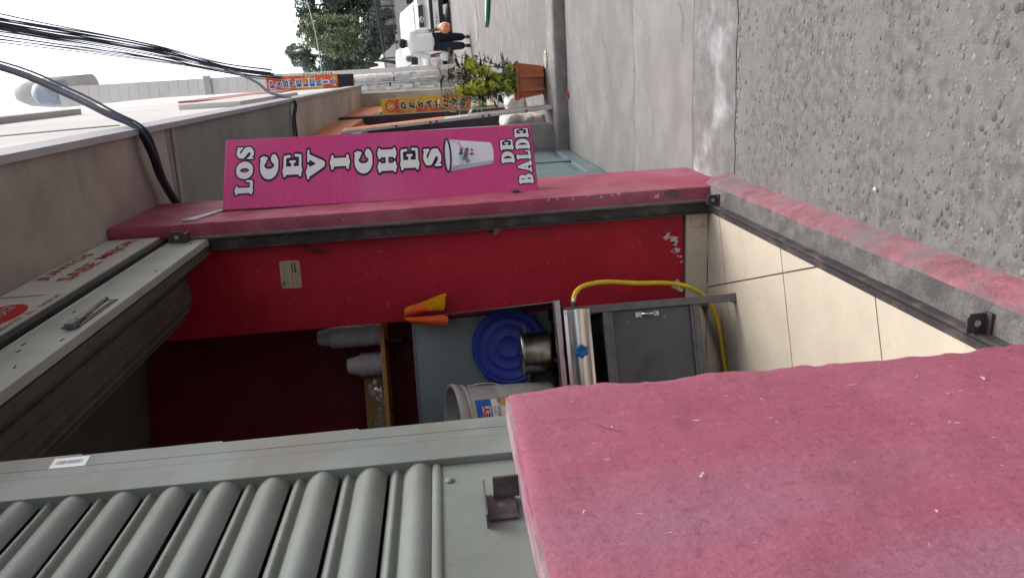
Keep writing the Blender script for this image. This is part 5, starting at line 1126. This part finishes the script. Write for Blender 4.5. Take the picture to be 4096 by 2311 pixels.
# light truck behind, seen at an angle
t2 = thing('cargo_truck', 'white light truck with black load and open bed, left of the pickup', 'truck', (.6, 34, gz(34)))
T2 = Matrix.Translation((.80, 32.6, gz(32.6))) @ Matrix.Rotation(R_(40), 4, 'Z') @ Matrix.Scale(1.0, 4)
cb = MB(T2); loft(cb, [rsec(-.05, .62, .35, 1.10, .08), rsec(.05, .72, .30, 1.18, .10), rsec(.30, .74, .30, 1.50, .12, .04), rsec(.62, .74, .30, 1.88, .14, .09), rsec(.85, .74, .30, 1.93, .14, .10), rsec(1.55, .74, .30, 1.90, .12, .10)]); cb.build('cab', M['carw'], t2)
MB(T2).add([(-.60, .05, 1.24), (.60, .05, 1.24), (.56, .50, 1.80), (-.56, .50, 1.80)], [(0, 1, 2, 3)]).build('windshield', M['glass'], t2)
for s in (-1, 1):
    MB(T2).add([(s * .745, .50, 1.22), (s * .745, 1.42, 1.22), (s * .705, 1.36, 1.74), (s * .705, .72, 1.74)], [(0, 1, 2, 3)]).build('side_window', mat('tinted_window', (.10, .085, .095), .1, var=.2, scale=4), t2)
    MB(T2).box((s * .76, .36, 1.22), (s * .90, .44, 1.46)).build('side_mirror', M['carw'], t2, bevel=.02)
    wheel(T2, s * .62, .75, .33, .2, t2); wheel(T2, s * .62, 3.3, .33, .2, t2)
MB(T2).box((-.80, 1.65, .62), (.80, 4.2, .80)).build('flat_bed', M['carw'], t2, bevel=.01)
for s in (-.78, .78):
    for k in range(6): MB(T2).box((s - .02, 1.7 + .48 * k, .80), (s + .02, 1.74 + .48 * k, 1.40)).build('stake', M['carw'], t2)
    for z in (1.0, 1.3): MB(T2).box((s - .012, 1.66, z), (s + .012, 4.18, z + .05)).build('rail', M['carw'], t2)
MB(T2).box((-.66, 1.70, 1.42), (.66, 3.6, 2.35)).build('black_load', M['black'], t2, bevel=.05)
MB(T2).box((-.34, 1.56, 2.12), (.02, 1.69, 2.38)).build('orange_board', M['inktan'], t2, bevel=.01)
# far parked car seen between the posts and the orange sign
fc = thing('parked_car', 'small white car parked far off between the posts and the orange sign', 'car', (-1.15, 31, gz(31)))
FM = Matrix.Translation((-1.05, 31, gz(31))) @ Matrix.Rotation(R_(20), 4, 'Z')
loft(MB(FM), [rsec(0, .7, .25, .75, .1)]) if False else None
c_ = MB(FM); loft(c_, [rsec(0, .72, .28, .74, .1), rsec(.2, .80, .25, .84, .1), rsec(1.1, .82, .25, .92, .1), rsec(3.6, .80, .25, .95, .1), rsec(3.8, .74, .3, .85, .1)]); c_.build('body', M['carw'], fc)
c_ = MB(FM); loft(c_, [rsec(.95, .72, .90, .94, .02), rsec(1.6, .70, .90, 1.38, .1, .14), rsec(2.8, .70, .90, 1.40, .1, .14), rsec(3.5, .70, .90, 1.0, .04, .05)]); c_.build('cabin', M['glass'], fc)
for s in (-1, 1): wheel(FM, s * .72, .75, .30, .2, fc); wheel(FM, s * .72, 3.0, .30, .2, fc); MB(FM).box((s * .42, -.02, .56), (s * .70, .06, .70)).build('headlight', M['lamp'], fc, bevel=.02)
# market awning far behind
aw = thing('market_stall', 'stall with dark slanting awning and pink and green cloths far down the street', 'stall', (-1.2, 27, gz(27)))
MB().prism([(-2.2, 1.95), (-.55, 2.55), (-.55, 2.62), (-2.2, 2.02)], 25.5, 28, 1).build('awning', M['black'], aw)
MB().box((-2.0, 26, gz(26)), (-1.95, 26.05, 2.1)).build('pole', M['post'], aw); MB().box((-.75, 26, gz(26)), (-.70, 26.05, 2.5)).build('pole', M['post'], aw)
MB().box((-.85, 26.5, 1.25), (-.58, 26.54, 1.72)).build('hanging_cloth', M['pinkobj'], aw); MB().box((-1.12, 26.5, 1.25), (-.86, 26.54, 1.72)).build('hanging_cloth', M['lgreen'], aw); MB().box((-1.40, 26.5, 1.2), (-1.13, 26.54, 1.75)).build('hanging_cloth', M['wallw'], aw)
MB().box((-2.0, 26.1, gz(26)), (-.55, 27, 1.2)).build('counter', M['inkred'], aw)

# ================================================================== WALKING MAN
MX, MY = .615, 18.2; mz = gz(18.2)
man = thing('person', 'man in white shirt and dark trousers walking away carrying two bags', 'person', (MX, MY, mz))
def put(me, name, m, parent, sc=1.0):
    for v in me.vertices: v.co = Vector((MX, MY, mz)) + v.co * sc
    me.materials.clear(); me.materials.append(m); return link(me, name, parent)
hipz = .82
bv = [(0, 0, hipz), (0, .0, 1.02), (0, .015, 1.20), (0, .03, 1.33), (0, .045, 1.405), (0, .06, 1.48), (0, .065, 1.56),
      (.17, .02, 1.30), (.235, .03, 1.08), (.245, -.01, .86), (.255, -.015, .79),
      (-.17, .02, 1.30), (-.265, .02, 1.08), (-.30, -.01, .87), (-.305, -.015, .80),
      (.09, 0, .78), (.085, .07, .44), (.075, .10, .09), (.075, .0, .05),
      (-.09, 0, .78), (-.10, -.04, .44), (-.12, -.10, .10), (-.12, -.02, .05)]
be = [(0, 1), (1, 2), (2, 3), (3, 4), (4, 5), (5, 6), (3, 7), (7, 8), (8, 9), (9, 10), (3, 11), (11, 12), (12, 13), (13, 14), (0, 15), (15, 16), (16, 17), (17, 18), (0, 19), (19, 20), (20, 21), (21, 22)]
br_ = [(.14, .11), (.15, .12), (.16, .12), (.10, .08), (.075, .075), (.09, .10), (.08, .09), .062, .045, .032, .028, .062, .045, .032, .028, .085, .058, .04, .03, .085, .058, .04, .03]
put(skin_mesh(bv, be, br_), 'body', M['skin'], man)
# shirt
shv = [(0, 0, .76), (0, .0, .88), (0, .0, 1.04), (0, .012, 1.18), (0, .028, 1.31), (0, .03, 1.40), (.18, .02, 1.295), (.245, .03, 1.08), (.252, -.01, .875), (-.18, .02, 1.295), (-.275, .02, 1.08), (-.305, -.01, .885)]
she = [(0, 1), (1, 2), (2, 3), (3, 4), (4, 5), (4, 6), (6, 7), (7, 8), (4, 9), (9, 10), (10, 11)]
put(skin_mesh(shv, she, [(.225, .18), (.225, .18), (.225, .175), (.225, .16), (.16, .12), (.08, .08), .10, .078, .058, .10, .078, .058]), 'shirt', M['shirt'], man)
trv = [(0, 0, .94), (0, 0, .80), (.095, 0, .72), (.088, .07, .44), (.076, .10, .10), (-.095, 0, .72), (-.102, -.04, .44), (-.12, -.10, .11)]
put(skin_mesh(trv, [(0, 1), (1, 2), (2, 3), (3, 4), (1, 5), (5, 6), (6, 7)], [(.20, .16), (.20, .16), .125, .105, .085, .125, .105, .085]), 'trousers', M['trous'], man)
put(skin_mesh([(0, .025, 1.40), (0, .03, 1.50), (0, .045, 1.59)], [(0, 1), (1, 2)], [(.09, .09), (.122, .12), (.10, .11)]), 'hair', M['hair'], man)
for s, x, y in ((1, .075, .10), (-1, -.12, -.10)):
    put(skin_mesh([(x, y - .05, .045), (x, y + .03, .05), (x + .01 * s, y + .15, .03)], [(0, 1), (1, 2)], [.045, .05, .035]), 'shoe', M['shoe'], man)
    MB(Matrix.Translation((MX + (.085 if s > 0 else -.085), MY + .065, mz + 1.515))).lathe([(.001, -.026), (.016, -.014), (.020, .006), (.012, .024), (.001, .028)], 10).build('ear', M['skin'], man, smooth=True)
for s, (hx, hy, hz_) in ((1, (.258, -.015, .775)), (-1, (-.308, -.015, .785))):
    ch = [(hx, hy, hz_), (hx, hy, hz_ - .045)]; es_ = [(0, 1)]; rd_ = [.032, .034]
    for k, (dx, dy, l) in enumerate(((.0, .030, .062), (.004, .010, .070), (.004, -.010, .066), (.0, -.028, .052))):
        i = len(ch); ch += [(hx + dx, hy + dy, hz_ - .07), (hx + dx - .012 * s, hy + dy, hz_ - .07 - l * .6), (hx + dx - .034 * s, hy + dy, hz_ - .06 - l * .55)]; es_ += [(1, i), (i, i + 1), (i + 1, i + 2)]; rd_ += [.011, .010, .009]
    i = len(ch); ch += [(hx - .012 * s, hy + .040, hz_ - .035), (hx - .030 * s, hy + .048, hz_ - .075)]; es_ += [(0, i), (i, i + 1)]; rd_ += [.013, .010]
    put(skin_mesh(ch, es_, rd_, 1), 'hand', M['skin'], man)
def bag(name, label, p, sc, m, m2):
    t = thing(name, label, 'bag', p); mb = MB(Matrix.Translation(p)); mb.lathe([(.001, -.30 * sc), (.07 * sc, -.295 * sc), (.115 * sc, -.24 * sc), (.125 * sc, -.17 * sc), (.08 * sc, -.09 * sc), (.025 * sc, -.04 * sc), (.018 * sc, 0), (.035 * sc, .02 * sc), (.001, .025 * sc)], 16); 
    for i, v in enumerate(mb.v): mb.v[i] = v + Vector((noise.noise(v * 14), noise.noise(v * 14 + Vector((5, 0, 0))), 0)) * .022
    mb.build('sack', m, t, smooth=True)
    if m2:
        random.seed(3)
        for k in range(6):
            q = MB(Matrix.Translation((p[0] + random.uniform(-.06, .06), p[1] - .13 + random.uniform(-.03, .03), p[2] - .22 + random.uniform(-.045, .055)))); q.lathe([(.001, -.038), (.028, -.026), (.038, 0), (.028, .026), (.001, .038)], 12); q.build('fruit', m2, t, smooth=True)
    return t
bag('carrier_bag', 'clear bag of orange fruit in the right hand of the walking man', (MX + .285, MY - .02, mz + .735), 1.05, mat('orange_tinted_bag', (.82, .42, .28), .4, var=.35, scale=12), M['bago'])
bag('carrier_bag', 'small white bag in the left hand of the walking man', (MX - .315, MY - .02, mz + .74), .85, M['bagw'], None)

# ================================================================== FENCE, BANK, TREES
fa = Vector((4.4, 33.0, 2.72)); fz = Vector((.1, 48.5, 3.30)); fd = fz - fa; FL = fd.length; fu = fd.normalized()
rw = thing('retaining_wall', 'long pale retaining wall below the iron fence', 'wall', (2.2, 41, 1.2))
mb = MB(); nrm = Vector((fu.y, -fu.x, 0)).normalized()
a, b = fa, fz
mb.add([(a.x, a.y, 0.5), (b.x, b.y, 0.5), (b.x, b.y, b.z), (a.x, a.y, a.z), (a.x - nrm.x * .3 * -1, a.y - nrm.y * .3 * -1, .5), (b.x + nrm.x * .3, b.y + nrm.y * .3, .5), (b.x + nrm.x * .3, b.y + nrm.y * .3, b.z), (a.x + nrm.x * .3, a.y + nrm.y * .3, a.z)], [(0, 1, 2, 3), (7, 6, 5, 4), (3, 2, 6, 7), (0, 3, 7, 4), (1, 5, 6, 2)]); mb.build('wall_body', M['retain'], rw)
fe = thing('iron_fence', 'dark iron fence of upright bars along the top of the retaining wall', 'fence', (2.2, 41, 3))
nb_ = 100; bar = MB().box((-.016, -.016, 0), (.016, .016, .95)).mesh('bar'); bar.materials.append(M['fence'])
for k in range(nb_ + 1):
    p = fa + fd * (k / nb_); link(bar, 'bar', fe, Matrix.Translation((p.x, p.y, p.z)))
for h in (.12, .85): MB().tube([fa + Vector((0, 0, h)), fz + Vector((0, 0, h))], .028, 6).build('rail', M['fence'], fe)
for k in range(7):
    p = fa + fd * (k / 6); MB(Matrix.Translation(p)).box((-.04, -.04, 0), (.04, .04, 1.05)).build('fence_post', M['fence'], fe)
bank = MB(); bank.add([(fa.x + .2, fa.y + .5, fa.z - .02), (fz.x + .1, fz.y + .4, fz.z - .02), (-12, 60, 3.4), (-30, 140, 7), (80, 140, 7), (80, 40, 3.2)], [(0, 1, 2, 3, 4, 5)]); struct(bank.build('grass_bank', mat('bank_grass', (.10, .12, .05), .95, var=.3, scale=2)))

gw = thing('garden_wall', 'white garden wall standing close behind the iron fence', 'wall', (3, 38, 2.8))
mb = MB(); nb2 = Vector((nrm.x, nrm.y, 0)) * 1.2; a = fa + nb2; b = fa + fd * .72 + nb2
mb.add([(a.x, a.y, 1.5), (b.x, b.y, 1.5), (b.x, b.y, b.z + .62), (a.x, a.y, a.z + .9), (a.x + nrm.x * .2, a.y + nrm.y * .2, 1.5), (b.x + nrm.x * .2, b.y + nrm.y * .2, 1.5), (b.x + nrm.x * .2, b.y + nrm.y * .2, b.z + .62), (a.x + nrm.x * .2, a.y + nrm.y * .2, a.z + .9)], [(0, 1, 2, 3), (7, 6, 5, 4), (3, 2, 6, 7), (0, 3, 7, 4), (1, 5, 6, 2)]); mb.build('wall_body', M['wallw'], gw)
def crown(name, m, parent, blobs, nleaf, size, seed):
    random.seed(seed); mb = MB()
    tot = sum(b[3] * b[4] * b[5] for b in blobs)
    for (cx_, cy_, cz_, rx, ry, rz) in blobs:
        k = int(nleaf * rx * ry * rz / tot) + 40
        for _ in range(k):
            while True:
                q = Vector((random.uniform(-1, 1), random.uniform(-1, 1), random.uniform(-1, 1)))
                if q.length < 1: break
            l_ = q.length; q = q * ((.45 + .55 * l_) / max(l_, .05)) if random.random() < .7 else q
            if noise.noise(Vector((q.x * rx + cx_, q.y * ry + cy_, q.z * rz + cz_)) * 1.15) < -.12: continue
            p = Vector((cx_ + q.x * rx, cy_ + q.y * ry, cz_ + q.z * rz)); s_ = size * random.uniform(.5, 1.3)
            u = Vector((random.uniform(-1, 1), random.uniform(-1, 1), random.uniform(-.6, .6))).normalized(); v_ = u.cross(Vector((random.uniform(-1, 1), random.uniform(-1, 1), random.uniform(-1, 1)))).normalized()
            mb.add([p - u * s_, p + v_ * s_ * .45, p + u * s_, p - v_ * s_ * .45], [(0, 1, 2, 3)])
    return mb.build(name, m, parent)
def tree(label, base, hgt, blobs, m, n, size, seed, r=.22):
    t = thing('broadleaf_tree', label, 'tree', base, 'trees behind the fence'); b = Vector(base); random.seed(seed)
    top_ = b + Vector((random.uniform(-.3, .3), 0, hgt)); MB().tube(smooth_path([b, (b + top_) / 2 + Vector((.15, 0, 0)), top_], 4), [r * .6 * (1 - .07 * i) for i in range(9)], 8).build('trunk', M['bark'], t, smooth=True)
    for (cx_, cy_, cz_, rx, ry, rz) in blobs: MB().tube([b + Vector((0, 0, hgt * .55)), (b + Vector((0, 0, hgt * .7)) + Vector((cx_, cy_, cz_))) / 2, (cx_, cy_, cz_)], [r * .5, r * .3, r * .1], 6).build('limb', M['bark'], t)
    crown('crown', m, t, blobs, n, size, seed); return t
tree('light green feathery tree in the middle behind the fence', (2.9, 55, 3.6), 3.4, [(2.75, 54, 7.6, 1.15, 1.5, 1.4), (3.3, 54, 8.9, .7, 1, .9), (2.6, 54, 9.3, .7, 1, .8), (2.3, 54, 8.3, .75, 1, 1.0), (1.9, 54, 7.2, .9, 1.2, 1.3), (3.3, 54, 6.7, .55, 1, .8), (2.5, 54, 6.3, .9, 1, .7)], M['tree1'], 17000, .125, 101)
tree('grey-green lower tree at the left beside the white house', (.6, 57, 3.6), 3.0, [(.9, 56, 8.4, .9, 1.5, 1.3), (1.75, 56, 10.4, .55, 1, .9), (1.2, 56, 10.2, .6, 1, .8), (.2, 56, 7.6, 1.0, 1.5, 1.3), (1.3, 56, 7.0, .9, 1.3, 1.0), (.4, 56, 9.3, .7, 1, 1.0), (.6, 56, 6.3, .8, 1, .6)], M['tree3'], 15000, .125, 103)
tree('dark conifer-like tree filling the right behind the light one', (5.0, 60, 3.6), 4.5, [(4.6, 60, 8.3, 1.2, 1.6, 1.7), (3.7, 60, 9.0, .8, 1.2, 1.4), (5.4, 60, 7.5, 1.4, 1.6, 1.8), (4.3, 60, 6.2, 1.3, 1.4, 1.4), (3.6, 60, 5.2, 1.3, 1.2, 1.0), (5.2, 60, 5.2, 1.4, 1.2, 1.2), (5.0, 60, 9.9, 1.0, 1, 1.0), (4.1, 60, 10.3, .8, 1, .8), (6.2, 60, 9.0, 1.2, 1.2, 1.8)], M['tree2'], 20000, .14, 105)
tree('dark low tree under the light one just above the fence', (2.4, 52, 3.3), 1.5, [(2.3, 52, 4.9, 1.2, 1.0, .9), (1.4, 52, 5.4, .7, 1, .8), (3.0, 52, 4.6, 1.0, 1, .9), (2.6, 52, 4.1, 1.2, .8, .5)], M['tree2'], 12000, .12, 107, .15)
for (x, y, z, r, lab) in ((2.60, 43.0, 3.35, .42, 'round clipped dark bush on the bank at the right, by the fence'), (1.52, 44.5, 3.30, .46, 'round clipped dark bush at the fence above the head of the man')):
    t = thing('clipped_bush', lab, 'bush', (x, y - 3.2, z - r), 'bushes at the fence'); crown('foliage', M['hedge'], t, [(x, y - 3.2, z, r, r, r * .85)], 2200, .06, int(x * 100)); MB().tube([(x, y - 3.2, z - 1.2), (x, y - 3.2, z)], .05, 6).build('stem', M['bark'], t)

# ================================================================== CABLES
random.seed(77)
def bundle(name, label, path, n, r, spread, sag=0.0):
    t = thing(name, label, 'cables', tuple(path[0])); base = smooth_path(path, 6)
    for k in range(n):
        o1 = Vector((random.gauss(0, spread), random.gauss(0, spread), random.gauss(0, spread))); ph = random.random() * 6; pts = []
        for i, p in enumerate(base):
            f = i / (len(base) - 1); wob = Vector((math.sin(ph + f * 7), math.sin(ph * 2 + f * 5), math.cos(ph + f * 6))) * spread * .6; pts.append(p + o1 * (1 - .3 * f) + wob)
        MB().tube(pts, r * random.uniform(.7, 1.2), 6).build('cable', M['cable'], t, smooth=True)
    return t
bundle('cable_bundle', 'thick bundle of overhead cables, uppermost against the sky', [(.80, 4.0, 5.5), (.72, 6.5, 5.42), (.62, 8.2, 5.25), (.474, 11, 4.97), (.235, 13, 4.6), (.09, 14, 4.06)], 18, .0068, .040)
bundle('cable_bundle', 'thinner bundle of overhead cables running just under the thick one', [(.62, 5.0, 5.35), (.56, 7, 5.2), (.45, 9, 4.95), (.28, 11, 4.55), (.10, 13, 4.25), (.02, 14.6, 4.0)], 9, .0055, .030)
bundle('cable_bundle', 'bunch of black cables dropping from the sky over the slab edge to the pink pillar', [(.42, 5.8, 5.0), (.17, 5.0, 3.84), (-.015, 4.5, 3.26), (-.12, 4.12, 2.93), (-.195, 3.96, 2.74), (-.32, 3.97, 2.70), (-.45, 4.05, 2.71), (-.555, 4.10, 2.69), (-.585, 4.07, 2.66)], 8, .0085, .014)
bundle('cable_bundle', 'pair of black cables bending down to the slab beyond the magenta sign', [(.235, 13, 4.6), (.12, 11, 3.9), (-.02, 10, 3.45), (-.13, 8.9, 3.1), (-.205, 8.2, 2.74), (-.36, 7.98, 2.72), (-.54, 7.96, 2.72)], 3, .013, .012)
for k in range(3):
    pass
wl = [((-1.5, 30, 6.2 + .0), (6, 31, 9.2), 'topmost'), ((-1.5, 30, 5.5), (6, 31, 6.8), 'pale'), ((-1.2, 31, 5.2), (6, 30, 6.2), 'middle'), ((-1.2, 31, 4.7), (6, 30.5, 5.9), 'lower'), ((-1.2, 31, 4.4), (6, 31, 5.0), 'lowest')]
for a, b, nm in wl:
    a = Vector(a); b = Vector(b); pts = [a.lerp(b, i / 14) - Vector((0, 0, .5 * math.sin(math.pi * i / 14))) for i in range(15)]
    tag(MB().tube(pts, .016 if nm == 'pale' else .010, 5).build('overhead_wire', M['pgrey' if nm == 'pale' else 'cable'], smooth=True), nm + ' thin wire crossing the street in front of the trees', 'wire', 'wires across the street')

# ================================================================== HOUSES ACROSS THE STREET (out of view, added to cut the side light)
for i, (y0, y1, h, lab) in enumerate(((-16, -2, 6.5, 'unseen grey house added across the street to cut light, nearest one'), (-1.6, 9, 7.5, 'unseen pale house added across the street to cut light, facing the food shop'), (9.4, 19, 6.0, 'unseen low house added across the street to cut light, beyond the pale one'))):
    t = thing('light_block_house', lab, 'house', (10, (y0 + y1) / 2, 0), 'unseen light-cutting houses across the street')
    MB().box((9.5, y0, -.2), (16, y1, h)).build('wall', M['retain'], t); MB().box((9.35, y0 - .1, h), (16, y1 + .1, h + .2)).build('roof_slab', M['fascia'], t)
    for k in range(int((y1 - y0) / 3)):
        yy = y0 + 1.2 + 3 * k
        for z in (1.0, 4.0): MB().box((9.44, yy, z), (9.49, yy + 1.4, z + 1.4)).build('window', M['glass'], t)
